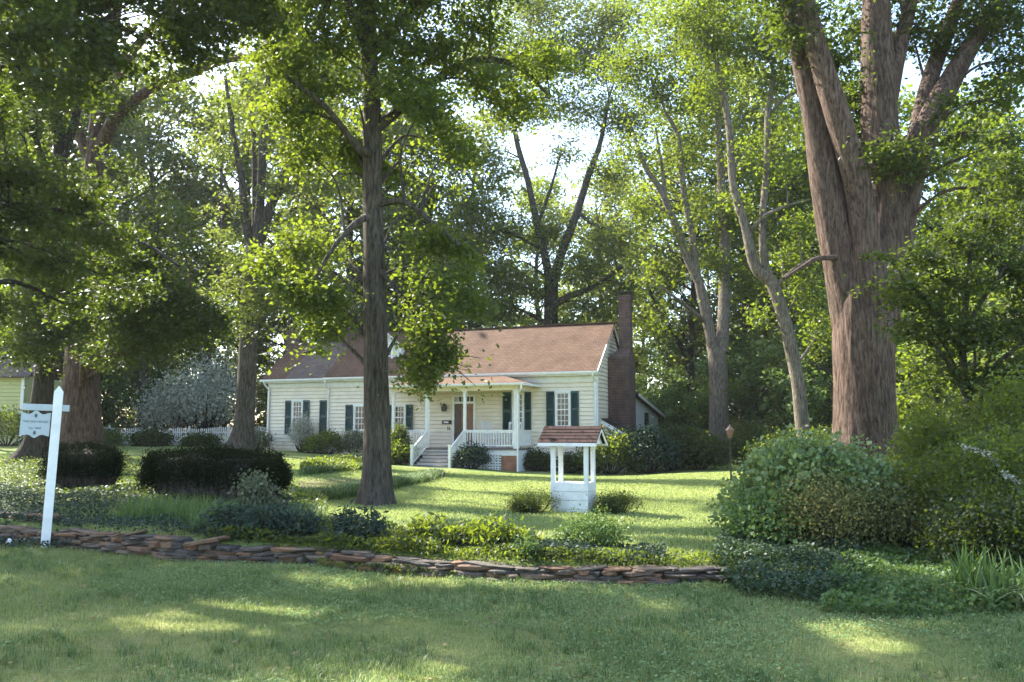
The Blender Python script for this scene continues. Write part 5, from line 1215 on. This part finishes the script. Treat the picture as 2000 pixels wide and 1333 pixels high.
clump('grassy_clump', 'fountain of thin grass hanging over the wall left of the leafy plants', bx(402,0,11.3), 140, .42, .009, .1, M['strap'], 531, lean=1.3)
LPL = [(460,11.1,.36,.42,'leftmost lily-leaved plant hanging over the stone wall'),(525,10.95,.34,.40,'second lily-leaved plant above the wall'),(585,10.9,.34,.38,'lily-leaved plant below the loose grass tuft'),(705,10.6,.36,.40,'dark round lily-leaved plant standing alone above the wall'),(845,10.35,.32,.36,'lily-leaved plant left of the middle of the wall'),(905,10.2,.28,.30,'small lily-leaved plant in the middle group'),(965,10.1,.34,.38,'tall lily-leaved plant in the middle group'),(1020,10.0,.22,.26,'low sprig at the right of the middle group')]
for k, (u, D, r_, h_, lab) in enumerate(LPL):
    bush('lily_leaved_plant', lab, bx(u,0,D), (r_, r_*.8, h_), M['leaf_blue'] if k < 4 else M['leaf_mid'], .085, 900, 540+k, 'plant', spray=.06, up=.3, wid=.32, shell=.6)
bush('feathery_plant', 'feathery light green plant mound above the right part of the wall', bx(1150,0,10.3), (.42,.3,.40), M['leaf_bright'], .035, 4200, 551, 'plant', spray=.07, shell=.5)
bush('feathery_plant', 'small feathery sprig trailing over the wall stones', bx(1032,0,9.45), (.13,.12,.30), M['leaf_bright'], .032, 700, 552, 'plant', spray=.04, shell=.6)
bush('bluish_plant', 'pale bluish leafy plant poking out in front of the long hedge', bx(505,0,13.2), (.30,.26,.62), M['leaf_gray'], .06, 1100, 553, 'plant', spray=.07, shell=.5)
# planting round the well
wl = well.location
for k, (dx, dy, r_, h_, lab) in enumerate(((-.82,-.35,.50,.40,'bushy weeds at the left side of the well'),(.82,-.25,.46,.36,'bushy weeds at the right side of the well'),(.62,-.5,.26,.16,'low weeds at the front right corner of the well'),(-.95,-.5,.3,.2,'low outer weeds left of the well'))):
    x, y = wl[0]+dx, wl[1]+dy; bush('well_weeds', lab, (x, y, float(hz(x, y))), (r_, r_*.7, h_), M['leaf_dark'], .036, 4600, 560+k, 'plant', spray=.07, shell=.6, wid=.3, up=.1)
# liriope borders beside the path
def border(name, label, line, n, h, w_, width, seed):
    rng = np.random.default_rng(seed); P = np.array([G(u, v)[:2] for u, v in line]); s = np.concatenate([[0], np.cumsum(np.linalg.norm(np.diff(P, axis=0), axis=1))])
    t = rng.random(n)*s[-1]; x = np.interp(t, s, P[:,0])+rng.normal(size=n)*width*.15; y = np.interp(t, s, P[:,1])+rng.normal(size=n)*width*.5
    me = blade_mesh(name, np.stack([x, y, hz(x, y)], 1), h*(.6+.6*rng.random(n)), np.full(n, w_), rng.random(n), rng, 1.3)
    return tag(add_obj(name, me, M['strap']), label, 'border planting', kind='stuff')
border('liriope_border', 'strap-leaved border planting running from the hedge past the lawn tree', [(610,975),(700,966),(780,948),(850,930)], 15000, .30, .014, .9, 571)
border('liriope_border', 'short strap-leaved border planting left of the path', [(600,928),(660,920),(705,916)], 5000, .28, .016, .6, 572)

# ================================================================== AIR
hzv = MB().box(-160, 160, -20, 170, -3, 45).build('haze', None)
hm = bpy.data.materials.new('haze'); hm.use_nodes = True; hn_ = hm.node_tree; hn_.nodes.remove(hn_.nodes['Principled BSDF'])
pv_ = hn_.nodes.new('ShaderNodeVolumePrincipled'); pv_.inputs['Color'].default_value = (.93,.95,1,1); pv_.inputs['Density'].default_value = .00022; pv_.inputs['Anisotropy'].default_value = .3
hn_.links.new(pv_.outputs[0], hn_.nodes['Material Output'].inputs['Volume']); hzv.data.materials.append(hm); tag(hzv, kind='stuff')
